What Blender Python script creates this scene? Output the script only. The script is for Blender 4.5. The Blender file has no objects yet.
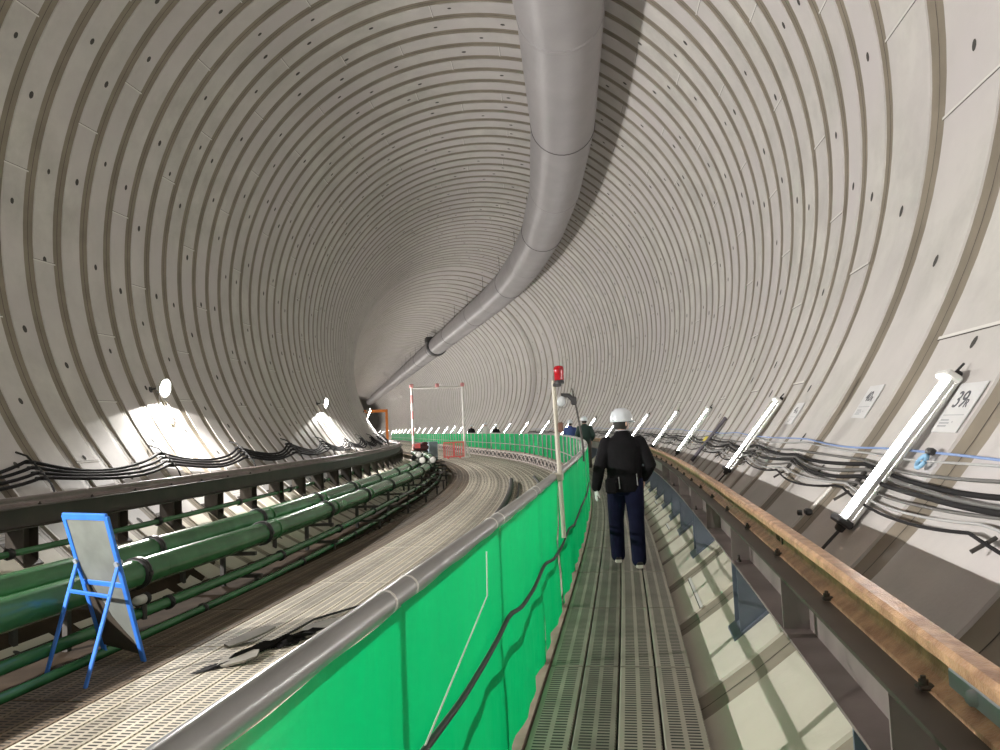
import bpy, math, random
import numpy as np
from mathutils import Vector, Matrix
random.seed(7); np.random.seed(7)
SC = bpy.context.scene
COL = SC.collection
PI = math.pi

# ------------------------------------------------------------------ tunnel alignment
H_CAM = 1.53
K0, KC, SA, DL, SE = 0.002977, 0.010063, 8.017, 8.0, 45.93
C_A, C_Z, RHO = -3.3563, 5.2385, 6.5          # tunnel centre (offset, height) and inner radius
DECK_Z = -0.50                                # track deck level (walkway is z = 0)
_sg = np.linspace(-40, 250, 11601); _ds = _sg[1] - _sg[0]; _i0 = int(np.argmin(abs(_sg)))
_k = np.interp(_sg, [-40, SA, SA + DL, SE, SE + 6, 250], [K0, K0, KC, KC, 0, 0])
_th = np.concatenate([[0], np.cumsum((_k[1:] + _k[:-1]) / 2 * _ds)]); _th -= _th[_i0]
_x = np.concatenate([[0], np.cumsum(-(np.sin(_th[1:]) + np.sin(_th[:-1])) / 2 * _ds)])
_y = np.concatenate([[0], np.cumsum((np.cos(_th[1:]) + np.cos(_th[:-1])) / 2 * _ds)])
_x -= _x[_i0]; _y -= _y[_i0]

def W(s, a, z):
    """alignment coordinates (station, offset to the right, height) -> world, vectorised"""
    s = np.asarray(s, float); a = np.asarray(a, float); z = np.asarray(z, float)
    s, a, z = np.broadcast_arrays(s, a, z)
    X = np.interp(s, _sg, _x); Y = np.interp(s, _sg, _y); T = np.interp(s, _sg, _th)
    return np.stack([X + a * np.cos(T), Y + a * np.sin(T), z], -1)

def WV(s, a, z): return Vector(W(s, a, z).tolist())
def heading(s): return float(np.interp(s, _sg, _th))
def frame(s):
    t = heading(s)
    return Vector((math.cos(t), math.sin(t), 0)), Vector((-math.sin(t), math.cos(t), 0)), Vector((0, 0, 1))   # right, forward, up
def wall_a(z, side, off=0.0):
    return C_A + side * math.sqrt(max(0.01, (RHO - off) ** 2 - (z - C_Z) ** 2))
def wall_z(a, off=0.0):
    return C_Z - math.sqrt(max(0.01, (RHO - off) ** 2 - (a - C_A) ** 2))

# ------------------------------------------------------------------ materials
def mat(name, col, rough=0.6, metal=0.0, noise=0.0, nscale=6.0, col2=None, bump=0.0, bscale=30.0, spec=0.5, emit=None, estr=0.0,
        trans=0.0, detail=4.0, ramp=(0.35, 0.7)):
    m = bpy.data.materials.new(name); m.use_nodes = True
    nt = m.node_tree; nt.nodes.clear()
    out = nt.nodes.new('ShaderNodeOutputMaterial'); b = nt.nodes.new('ShaderNodeBsdfPrincipled')
    b.inputs['Roughness'].default_value = rough; b.inputs['Metallic'].default_value = metal
    b.inputs['Specular IOR Level'].default_value = spec
    b.inputs['Base Color'].default_value = (*col, 1)
    nt.links.new(b.outputs[0], out.inputs[0])
    if noise > 0 or bump > 0:
        tc = nt.nodes.new('ShaderNodeTexCoord')
    if noise > 0:
        n = nt.nodes.new('ShaderNodeTexNoise'); n.inputs['Scale'].default_value = nscale; n.inputs['Detail'].default_value = detail
        nt.links.new(tc.outputs['Object'], n.inputs['Vector'])
        r = nt.nodes.new('ShaderNodeValToRGB')
        r.color_ramp.elements[0].position = ramp[0]; r.color_ramp.elements[1].position = ramp[1]
        c2 = col2 if col2 else tuple(c * (1 - noise) for c in col)
        r.color_ramp.elements[0].color = (*c2, 1); r.color_ramp.elements[1].color = (*col, 1)
        nt.links.new(n.outputs['Fac'], r.inputs[0]); nt.links.new(r.outputs[0], b.inputs['Base Color'])
    if bump > 0:
        n2 = nt.nodes.new('ShaderNodeTexNoise'); n2.inputs['Scale'].default_value = bscale; n2.inputs['Detail'].default_value = 3
        nt.links.new(tc.outputs['Object'], n2.inputs['Vector'])
        bp = nt.nodes.new('ShaderNodeBump'); bp.inputs['Strength'].default_value = bump; bp.inputs['Distance'].default_value = 0.01
        nt.links.new(n2.outputs['Fac'], bp.inputs['Height']); nt.links.new(bp.outputs[0], b.inputs['Normal'])
    if emit:
        b.inputs['Emission Color'].default_value = (*emit, 1); b.inputs['Emission Strength'].default_value = estr
    if trans > 0:
        tr = nt.nodes.new('ShaderNodeBsdfTranslucent'); tr.inputs['Color'].default_value = (*col, 1)
        mx = nt.nodes.new('ShaderNodeMixShader'); mx.inputs[0].default_value = trans
        nt.links.new(b.outputs[0], mx.inputs[1]); nt.links.new(tr.outputs[0], mx.inputs[2]); nt.links.new(mx.outputs[0], out.inputs[0])
    return m

def concrete_mat(name, c1, c2, c3):
    """cast concrete: broad blotches, fine grain, one tint drifting over the other"""
    m = mat(name, c1, rough=0.62, spec=0.35)
    nt = m.node_tree; b = nt.nodes['Principled BSDF']
    tc = nt.nodes.new('ShaderNodeTexCoord')
    n1 = nt.nodes.new('ShaderNodeTexNoise'); n1.inputs['Scale'].default_value = 1.1; n1.inputs['Detail'].default_value = 6; n1.inputs['Roughness'].default_value = 0.65
    n2 = nt.nodes.new('ShaderNodeTexNoise'); n2.inputs['Scale'].default_value = 0.45; n2.inputs['Detail'].default_value = 2
    n3 = nt.nodes.new('ShaderNodeTexNoise'); n3.inputs['Scale'].default_value = 40; n3.inputs['Detail'].default_value = 3
    for n in (n1, n2, n3): nt.links.new(tc.outputs['Object'], n.inputs['Vector'])
    r1 = nt.nodes.new('ShaderNodeValToRGB'); r1.color_ramp.elements[0].position = 0.32; r1.color_ramp.elements[1].position = 0.62
    r1.color_ramp.elements[0].color = (*c2, 1); r1.color_ramp.elements[1].color = (*c1, 1)
    r2 = nt.nodes.new('ShaderNodeMath'); r2.operation = 'MULTIPLY_ADD'; r2.inputs[1].default_value = 3.0; r2.inputs[2].default_value = -1.1; r2.use_clamp = True
    mx = nt.nodes.new('ShaderNodeMix'); mx.data_type = 'RGBA'
    nt.links.new(n1.outputs['Fac'], r1.inputs[0]); nt.links.new(n2.outputs['Fac'], r2.inputs[0]); nt.links.new(r2.outputs[0], mx.inputs[0])
    nt.links.new(r1.outputs[0], mx.inputs[6]); mx.inputs[7].default_value = (*c3, 1)
    nt.links.new(mx.outputs[2], b.inputs['Base Color'])
    bp = nt.nodes.new('ShaderNodeBump'); bp.inputs['Strength'].default_value = 0.12; bp.inputs['Distance'].default_value = 0.01
    nt.links.new(n3.outputs['Fac'], bp.inputs['Height']); nt.links.new(bp.outputs[0], b.inputs['Normal'])
    return m

def grating_mat(name, c1, c2, hole, pitch, rough=0.45, rows=(0.14, 0.44, 0.56, 0.86), metal=0.3):
    """pressed-steel scaffold planks: UV u = metres along, v = plank widths across; rows of punched slots with raised lips"""
    m = bpy.data.materials.new(name); m.use_nodes = True; nt = m.node_tree
    b = nt.nodes['Principled BSDF']; b.inputs['Roughness'].default_value = rough; b.inputs['Metallic'].default_value = metal
    uv = nt.nodes.new('ShaderNodeUVMap'); sp = nt.nodes.new('ShaderNodeSeparateXYZ'); nt.links.new(uv.outputs[0], sp.inputs[0])
    def math_(op, a, bb=None, c=None, clamp=False):
        n = nt.nodes.new('ShaderNodeMath'); n.operation = op; n.use_clamp = clamp
        for i, v in enumerate((a, bb, c)):
            if v is None: continue
            if isinstance(v, (int, float)): n.inputs[i].default_value = v
            else: nt.links.new(v, n.inputs[i])
        return n.outputs[0]
    fu = math_('FRACT', math_('MULTIPLY', sp.outputs['X'], 1.0 / pitch))
    fv = math_('FRACT', sp.outputs['Y'])
    inrow = math_('ADD', math_('MULTIPLY', math_('GREATER_THAN', fv, rows[0]), math_('LESS_THAN', fv, rows[1])),
                  math_('MULTIPLY', math_('GREATER_THAN', fv, rows[2]), math_('LESS_THAN', fv, rows[3])))
    slot = math_('MULTIPLY', inrow, math_('LESS_THAN', fu, 0.48))
    lip = math_('MULTIPLY', inrow, math_('MULTIPLY', math_('GREATER_THAN', fu, 0.48), math_('LESS_THAN', fu, 0.75)))
    tc = nt.nodes.new('ShaderNodeTexCoord'); n = nt.nodes.new('ShaderNodeTexNoise'); n.inputs['Scale'].default_value = 3.5; n.inputs['Detail'].default_value = 5
    nt.links.new(tc.outputs['Object'], n.inputs['Vector'])
    # long streaks: each plank has its own tone
    pl = nt.nodes.new('ShaderNodeTexWhiteNoise'); pl.noise_dimensions = '1D'; nt.links.new(math_('FLOOR', sp.outputs['Y']), pl.inputs['W'])
    f = math_('ADD', math_('MULTIPLY', n.outputs['Fac'], 0.7), math_('MULTIPLY', pl.outputs['Value'], 0.45))
    r = nt.nodes.new('ShaderNodeValToRGB'); r.color_ramp.elements[0].position = 0.3; r.color_ramp.elements[1].position = 0.75
    r.color_ramp.elements[0].color = (*c2, 1); r.color_ramp.elements[1].color = (*c1, 1); nt.links.new(f, r.inputs[0])
    mx = nt.nodes.new('ShaderNodeMix'); mx.data_type = 'RGBA'
    nt.links.new(slot, mx.inputs[0]); nt.links.new(r.outputs[0], mx.inputs[6]); mx.inputs[7].default_value = (*hole, 1)
    nt.links.new(mx.outputs[2], b.inputs['Base Color'])
    hgt = math_('SUBTRACT', math_('MULTIPLY', lip, 1.0), math_('MULTIPLY', slot, 1.0))
    bp = nt.nodes.new('ShaderNodeBump'); bp.inputs['Strength'].default_value = 0.6; bp.inputs['Distance'].default_value = 0.008
    nt.links.new(hgt, bp.inputs['Height']); nt.links.new(bp.outputs[0], b.inputs['Normal'])
    return m

def mesh_sheet_mat(name, col, open_=0.62):
    """woven safety mesh: diffuse + translucent threads, a little open between them, creased"""
    m = bpy.data.materials.new(name); m.use_nodes = True; nt = m.node_tree; nt.nodes.clear()
    out = nt.nodes.new('ShaderNodeOutputMaterial'); d = nt.nodes.new('ShaderNodeBsdfPrincipled'); t = nt.nodes.new('ShaderNodeBsdfTranslucent'); o = nt.nodes.new('ShaderNodeBsdfTransparent')
    d.inputs['Specular IOR Level'].default_value = 0.15; d.inputs['Roughness'].default_value = 0.7; d.inputs['Base Color'].default_value = (*col, 1); t.inputs['Color'].default_value = (*col, 1)
    tc = nt.nodes.new('ShaderNodeTexCoord'); n = nt.nodes.new('ShaderNodeTexNoise'); n.inputs['Scale'].default_value = 2.2; n.inputs['Detail'].default_value = 5
    mp = nt.nodes.new('ShaderNodeMapping'); mp.inputs['Scale'].default_value = (1, 1, 0.35)
    nt.links.new(tc.outputs['Object'], mp.inputs['Vector']); nt.links.new(mp.outputs[0], n.inputs['Vector'])
    r = nt.nodes.new('ShaderNodeValToRGB'); r.color_ramp.elements[0].position = 0.3; r.color_ramp.elements[1].position = 0.75
    r.color_ramp.elements[0].color = (col[0] * .8, col[1] * .78, col[2] * .8, 1); r.color_ramp.elements[1].color = (*col, 1)
    nt.links.new(n.outputs['Fac'], r.inputs[0]); nt.links.new(r.outputs[0], d.inputs['Base Color'])
    bp = nt.nodes.new('ShaderNodeBump'); bp.inputs['Strength'].default_value = 0.8; bp.inputs['Distance'].default_value = 0.06
    nt.links.new(n.outputs['Fac'], bp.inputs['Height']); nt.links.new(bp.outputs[0], d.inputs['Normal'])
    m1 = nt.nodes.new('ShaderNodeMixShader'); m1.inputs[0].default_value = 0.32; m2 = nt.nodes.new('ShaderNodeMixShader'); m2.inputs[0].default_value = open_
    nt.links.new(d.outputs[0], m1.inputs[1]); nt.links.new(t.outputs[0], m1.inputs[2]); nt.links.new(m1.outputs[0], m2.inputs[1]); nt.links.new(o.outputs[0], m2.inputs[2])
    # the holes between the threads close up as the weave is met more obliquely
    lw = nt.nodes.new('ShaderNodeLayerWeight'); lw.inputs['Blend'].default_value = 0.5
    mr = nt.nodes.new('ShaderNodeMapRange'); mr.interpolation_type = 'SMOOTHSTEP'; mr.inputs['From Min'].default_value = 0.68; mr.inputs['From Max'].default_value = 0.05
    mr.inputs['To Min'].default_value = 0.0; mr.inputs['To Max'].default_value = open_
    nt.links.new(lw.outputs['Facing'], mr.inputs['Value']); nt.links.new(mr.outputs[0], m2.inputs[0])
    nt.links.new(m2.outputs[0], out.inputs[0])
    return m

MT = {}
MT['band'] = concrete_mat('concrete_band', (0.62, 0.60, 0.565), (0.47, 0.455, 0.43), (0.575, 0.54, 0.54))
MT['stripe'] = mat('joint_stripe_brown', (0.29, 0.25, 0.195), rough=0.5, noise=0.25, nscale=2.0, spec=0.4)
MT['stripe_dark'] = mat('joint_line', (0.07, 0.06, 0.05), rough=0.8)
MT['pit'] = mat('bolt_pit', (0.07, 0.066, 0.06), rough=0.9)
MT['seam'] = mat('segment_seam', (0.70, 0.68, 0.65), rough=0.7)
MT['endwall'] = mat('end_concrete', (0.4, 0.39, 0.36), rough=0.8, noise=0.2)
MT['duct'] = mat('duct_fabric', (0.36, 0.345, 0.355), rough=0.38, noise=0.14, nscale=0.9, spec=0.5, bump=0.06, bscale=3.0)
MT['duct_joint'] = mat('duct_joint', (0.13, 0.12, 0.12), rough=0.6)
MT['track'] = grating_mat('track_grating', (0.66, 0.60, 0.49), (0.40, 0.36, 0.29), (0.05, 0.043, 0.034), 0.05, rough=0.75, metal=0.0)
MT['walk'] = grating_mat('walkway_grating', (0.46, 0.415, 0.35), (0.24, 0.215, 0.18), (0.02, 0.018, 0.015), 0.034)
MT['edge_wood'] = mat('pinkish_kick_strip', (0.40, 0.30, 0.25), rough=0.7, noise=0.2, nscale=8)
MT['galv'] = mat('galvanised_pipe', (0.42, 0.41, 0.40), rough=0.35, metal=0.75, noise=0.2, nscale=9)
MT['foam'] = mat('grey_rail_sleeve', (0.30, 0.30, 0.295), rough=0.28, metal=0.15, noise=0.12, nscale=5)
MT['tie'] = mat('white_tie', (0.75, 0.74, 0.70), rough=0.4)
MT['green_net'] = mesh_sheet_mat('green_mesh_fabric', (0.0, 0.50, 0.155))
MT['black_rub'] = mat('black_rubber', (0.012, 0.012, 0.012), rough=0.5)
MT['black_cable'] = mat('black_cable_skin', (0.016, 0.015, 0.016), rough=0.75, spec=0.2)
MT['grey_cable'] = mat('grey_cable_skin', (0.13, 0.125, 0.12), rough=0.5)
MT['pale_cable'] = mat('pale_cable_skin', (0.42, 0.42, 0.42), rough=0.5)
MT['blue_cable'] = mat('blue_cable_skin', (0.22, 0.33, 0.62), rough=0.45)
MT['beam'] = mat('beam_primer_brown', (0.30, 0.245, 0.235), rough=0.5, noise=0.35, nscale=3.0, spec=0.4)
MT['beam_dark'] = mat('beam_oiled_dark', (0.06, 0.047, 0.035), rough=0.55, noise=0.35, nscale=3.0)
MT['post'] = mat('post_bluegrey', (0.17, 0.195, 0.25), rough=0.45, noise=0.2, nscale=3)
MT['tray'] = mat('dark_brown_boards', (0.062, 0.045, 0.032), rough=0.9, noise=0.4, nscale=3, spec=0.05)
MT['rail_rust'] = mat('rail_rust', (0.66, 0.41, 0.24), rough=0.42, metal=0.3, noise=0.5, nscale=14, col2=(0.36, 0.20, 0.115), bump=0.5, bscale=120, detail=8)
MT['clip'] = mat('rail_clip_steel', (0.05, 0.042, 0.035), rough=0.5, metal=0.4)
MT['plate'] = mat('fishplate_steel', (0.36, 0.39, 0.43), rough=0.4, metal=0.25)
MT['pipe_green'] = mat('pipe_green_paint', (0.055, 0.19, 0.075), rough=0.24, noise=0.3, nscale=2.2, spec=0.6)
MT['pipe_flange'] = mat('pipe_pale_end', (0.55, 0.54, 0.50), rough=0.5)
MT['support'] = mat('support_steel', (0.06, 0.055, 0.05), rough=0.6)
MT['lamp_white'] = mat('lamp_housing_white', (0.72, 0.72, 0.70), rough=0.4)
MT['lamp_dark'] = mat('lamp_black_fitting', (0.04, 0.04, 0.042), rough=0.5)
MT['tube_glow'] = mat('tube_glow', (1, 1, 1), emit=(1.0, 0.97, 0.93), estr=26.0)
MT['lens_glow'] = mat('lens_glow', (1, 1, 1), emit=(1.0, 0.97, 0.92), estr=40.0)
MT['sign_white'] = mat('sign_board_white', (0.70, 0.70, 0.71), rough=0.35)
MT['sign_ink'] = mat('sign_ink', (0.10, 0.10, 0.115), rough=0.6)
MT['sign_grey'] = mat('sign_print_grey', (0.42, 0.43, 0.46), rough=0.6)
MT['blue_paint'] = mat('blue_frame_paint', (0.045, 0.20, 0.72), rough=0.35, noise=0.15, nscale=6)
MT['board_grey'] = mat('grey_sign_back', (0.27, 0.285, 0.265), rough=0.32, noise=0.25, nscale=4, metal=0.25)
MT['red'] = mat('red_plastic', (0.62, 0.03, 0.04), rough=0.35)
MT['red_lens'] = mat('red_beacon_lens', (0.36, 0.004, 0.012), rough=0.15, spec=0.7)
MT['pinkred'] = mat('red_barrier_plastic', (0.88, 0.16, 0.16), rough=0.5)
MT['gate_white'] = mat('gate_white_paint', (0.78, 0.77, 0.73), rough=0.5)
MT['gate_red'] = mat('gate_red_band', (0.78, 0.36, 0.35), rough=0.5)
MT['cab_grey'] = mat('cabinet_bluegrey', (0.26, 0.33, 0.37), rough=0.5)
MT['darkred'] = mat('machine_dark_red', (0.06, 0.012, 0.014), rough=0.5)
MT['orange'] = mat('orange_steel', (0.66, 0.20, 0.03), rough=0.5)
MT['pole'] = mat('pole_cream', (0.52, 0.49, 0.40), rough=0.5, noise=0.2, nscale=5)
MT['brown_box'] = mat('brown_box', (0.14, 0.065, 0.045), rough=0.5)
MT['truss'] = mat('truss_dusty_steel', (0.66, 0.58, 0.54), rough=0.6, noise=0.25, nscale=3)
MT['glass'] = mat('lamp_glass', (0.60, 0.64, 0.66), rough=0.08, spec=0.8)
MT['clamp_blue'] = mat('clamp_light_blue', (0.30, 0.55, 0.80), rough=0.4)
MT['yellow'] = mat('yellow_tag', (0.75, 0.62, 0.06), rough=0.5)
MT['strut'] = mat('strut_violet_grey', (0.13, 0.115, 0.14), rough=0.5)
MT['plastic_black'] = mat('black_sheet_plastic', (0.010, 0.009, 0.009), rough=0.8, spec=0.15)
MT['broken_board'] = mat('dusty_board', (0.26, 0.24, 0.20), rough=0.8, noise=0.3, nscale=6)
MT['skin'] = mat('skin', (0.52, 0.33, 0.25), rough=0.5)
MT['glove'] = mat('white_glove', (0.72, 0.72, 0.70), rough=0.7)
MT['jacket'] = mat('jacket_black', (0.010, 0.0095, 0.011), rough=0.85, noise=0.3, nscale=9, bump=0.4, bscale=14, spec=0.15)
MT['jacket_green'] = mat('jacket_dark_green', (0.012, 0.035, 0.028), rough=0.7)
MT['jacket_blue'] = mat('jacket_blue', (0.035, 0.065, 0.22), rough=0.7)
MT['jacket_pale'] = mat('jacket_pale', (0.55, 0.55, 0.52), rough=0.7)
MT['jeans'] = mat('trousers_navy', (0.009, 0.011, 0.036), rough=0.85, spec=0.15, noise=0.3, nscale=9, bump=0.4, bscale=12)
MT['trousers_brown'] = mat('trousers_brown', (0.07, 0.055, 0.045), rough=0.75)
MT['helmet'] = mat('helmet_white', (0.66, 0.70, 0.74), rough=0.25)
MT['hair'] = mat('hair_black', (0.02, 0.017, 0.015), rough=0.6)
MT['shoe'] = mat('shoe_dark', (0.03, 0.027, 0.025), rough=0.5)
MT['sole'] = mat('shoe_sole_pale', (0.60, 0.57, 0.50), rough=0.6)
MT['collar'] = mat('pale_collar', (0.40, 0.40, 0.42), rough=0.7)

# ------------------------------------------------------------------ mesh helpers
class MB:
    def __init__(self): self.v = []; self.f = []; self.m = []; self.uv = []; self.sm = []
    def add(self, verts, faces, mi=0, smooth=False, uvs=None):
        o = len(self.v); self.v.extend([tuple(map(float, p)) for p in verts])
        for i, f in enumerate(faces):
            self.f.append(tuple(o + k for k in f)); self.m.append(mi); self.sm.append(smooth)
            self.uv.append(uvs[i] if uvs else None)
    def box(self, O, X, Y, Z, dims, mi=0, taper=1.0):
        """box centred on O, unit axes X Y Z, full dims"""
        O = Vector(O); hx, hy, hz = [d / 2 for d in dims]
        vs = []
        for k in (-1, 1):
            t = taper if k > 0 else 1.0
            for i, j in ((-1, -1), (1, -1), (1, 1), (-1, 1)):
                vs.append(O + X * (i * hx * t) + Y * (j * hy * t) + Z * (k * hz))
        self.add(vs, [(0, 3, 2, 1), (4, 5, 6, 7), (0, 1, 5, 4), (1, 2, 6, 5), (2, 3, 7, 6), (3, 0, 4, 7)], mi)
    def rbox(self, O, X, Y, Z, dims, r, mi=0):
        """box with chamfered vertical edges (octagonal section in X-Y) and chamfered rims"""
        O = Vector(O); hx, hy, hz = [d / 2 for d in dims]; r = min(r, hx * .9, hy * .9, hz * .9)
        def ring(ix, iy, z):
            c = min(r, ix * .9, iy * .9)
            return [O + X * x + Y * y + Z * z for x, y in ((-ix + c, -iy), (ix - c, -iy), (ix, -iy + c), (ix, iy - c), (ix - c, iy), (-ix + c, iy), (-ix, iy - c), (-ix, -iy + c))]
        rings = [ring(hx - r, hy - r, -hz), ring(hx, hy, -hz + r), ring(hx, hy, hz - r), ring(hx - r, hy - r, hz)]
        vs = [p for q in rings for p in q]; fs = [tuple(range(7, -1, -1)), tuple(range(24, 32))]
        for k in range(3):
            for i in range(8):
                j = (i + 1) % 8; fs.append((k * 8 + i, k * 8 + j, (k + 1) * 8 + j, (k + 1) * 8 + i))
        self.add(vs, fs, mi)
    def tube(self, pts, r, n=8, mi=0, caps=True, smooth=True, up=None):
        pts = [Vector(p) for p in pts]; k = len(pts)
        rs = r if isinstance(r, (list, tuple)) else [r] * k
        tang = []
        for i in range(k):
            d = pts[min(i + 1, k - 1)] - pts[max(i - 1, 0)]
            tang.append(d.normalized() if d.length > 1e-9 else Vector((0, 0, 1)))
        ref = Vector(up) if up else (Vector((0, 0, 1)) if abs(tang[0].z) < 0.9 else Vector((1, 0, 0)))
        nrm = (ref - tang[0] * ref.dot(tang[0])).normalized(); vs = []
        for i in range(k):
            nrm = (nrm - tang[i] * nrm.dot(tang[i])).normalized(); bn = tang[i].cross(nrm)
            rr = rs[i]; rx, ry = rr if isinstance(rr, (tuple, list)) else (rr, rr)
            for j in range(n):
                t = 2 * PI * j / n; vs.append(pts[i] + nrm * (math.cos(t) * rx) + bn * (math.sin(t) * ry))
        fs = []
        for i in range(k - 1):
            for j in range(n):
                l = (j + 1) % n; fs.append((i * n + j, i * n + l, (i + 1) * n + l, (i + 1) * n + j))
        self.add(vs, fs, mi, smooth)
        if caps:
            self.add(vs[:n], [tuple(range(n - 1, -1, -1))], mi); self.add(vs[-n:], [tuple(range(n))], mi)
    def lathe(self, O, axis, prof, n=16, mi=0, smooth=True):
        """revolve (radius, height) pairs about axis at O"""
        O = Vector(O); A = Vector(axis).normalized(); R = Vector((0, 0, 1)) if abs(A.z) < .9 else Vector((1, 0, 0))
        X = (R - A * R.dot(A)).normalized(); Y = A.cross(X); vs = []
        for r, hh in prof:
            for j in range(n):
                t = 2 * PI * j / n; vs.append(O + A * hh + X * (math.cos(t) * r) + Y * (math.sin(t) * r))
        fs = []
        for i in range(len(prof) - 1):
            for j in range(n):
                l = (j + 1) % n; fs.append((i * n + j, i * n + l, (i + 1) * n + l, (i + 1) * n + j))
        self.add(vs, fs, mi, smooth)
        self.add(vs[:n], [tuple(range(n - 1, -1, -1))], mi); self.add(vs[-n:], [tuple(range(n))], mi)
    def sweep(self, prof, ss, mi=0, smooth=False, closed=True, mis=None, caps=True):
        """sweep an (a, z) profile along stations ss"""
        n = len(prof); a = np.array([p[0] for p in prof]); z = np.array([p[1] for p in prof])
        V = W(np.asarray(ss)[:, None], a[None, :], z[None, :]).reshape(-1, 3)
        rng = range(n if closed else n - 1)
        by = {}
        for j in rng:
            by.setdefault(mis[j] if mis else mi, []).append(j)
        for mm, js in by.items():
            fs = [(i * n + j, (i + 1) * n + j, (i + 1) * n + (j + 1) % n, i * n + (j + 1) % n) for i in range(len(ss) - 1) for j in js]
            self.add(V.tolist(), fs, mm, smooth)
        if caps and closed:
            self.add(V[:n].tolist(), [tuple(range(n))], mi); self.add(V[-n:].tolist(), [tuple(range(n - 1, -1, -1))], mi)
    def build(self, name, mats, parent=None):
        me = bpy.data.meshes.new(name); me.from_pydata(self.v, [], self.f)
        for mm in (mats if isinstance(mats, (list, tuple)) else [mats]): me.materials.append(mm)
        me.polygons.foreach_set('material_index', self.m); me.polygons.foreach_set('use_smooth', self.sm)
        if any(u is not None for u in self.uv):
            l = me.uv_layers.new(name='UVMap'); k = 0
            buf = []
            for f, u in zip(self.f, self.uv):
                buf.extend([c for p in (u if u else [(0, 0)] * len(f)) for c in p])
            l.data.foreach_set('uv', buf)
        me.update()
        o = bpy.data.objects.new(name, me); COL.objects.link(o)
        if parent is not None: o.parent = parent
        return o

def empty(name, loc=(0, 0, 0), rz=0.0):
    o = bpy.data.objects.new(name, None); o.empty_display_size = 0.2; o.location = loc; o.rotation_euler = (0, 0, rz); COL.objects.link(o); return o
def tag(o, label=None, cat=None, group=None, kind=None):
    if label: o['label'] = label
    if cat: o['category'] = cat
    if group: o['group'] = group
    if kind: o['kind'] = kind
    return o
def structure(o): o['kind'] = 'structure'; return o
def srange(a, b, step):
    n = max(1, int(math.ceil((b - a) / step))); return np.linspace(a, b, n + 1)
def path(fa, fz, ss): return [tuple(p) for p in W(ss, [fa(s) if callable(fa) else fa for s in ss], [fz(s) if callable(fz) else fz for s in ss])]
def ordinal(i): return ['first', 'second', 'third', 'fourth', 'fifth', 'sixth', 'seventh', 'eighth', 'ninth', 'tenth', 'eleventh', 'twelfth', 'thirteenth', 'fourteenth', 'fifteenth', 'sixteenth', 'seventeenth', 'eighteenth', 'nineteenth', 'twentieth'][i]

# ------------------------------------------------------------------ lining: ring joints, wide rings on the straights, narrow rings on the bend
S_BACK, S_FAR = -26.0, 236.0
WIDE, NARROW = 1.42, 0.7225
joints = [8.87, 9.72]
while joints[-1] < 47.0: joints.append(joints[-1] + NARROW)
while joints[-1] < S_FAR: joints.append(joints[-1] + WIDE)
back = [7.56, 6.14, 4.52]; s_ = 4.52
while s_ > S_BACK: s_ -= WIDE; back.append(s_)
joints = back[::-1] + joints
SECT = [('ceiling', 48, 132), ('wall_right', -50, 48), ('wall_left', 132, 230), ('floor_invert', 230, 310)]
lin = {n: MB() for n, _, _ in SECT}
LM = [MT['band'], MT['stripe'], MT['stripe_dark'], MT['pit'], MT['seam']]
def lin_strip(mb, p0, p1, n, sA, rA, sB, rB, mi, smooth=True):
    ph = np.radians(np.linspace(p0, p1, n + 1))
    A = W(sA, C_A + rA * np.cos(ph), C_Z + rA * np.sin(ph)); B = W(sB, C_A + rB * np.cos(ph), C_Z + rB * np.sin(ph))
    fs = [(i, n + 1 + i, n + 2 + i, i + 1) for i in range(n)]
    mb.add(np.concatenate([A, B]).tolist(), fs, mi, smooth)
REC = 0.016
def stripe_w(i):
    wl = joints[i] - joints[i - 1] if i > 0 else WIDE
    wr = joints[i + 1] - joints[i] if i < len(joints) - 1 else WIDE
    return 0.235 if min(wl, wr) < 1.0 else 0.36
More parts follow.
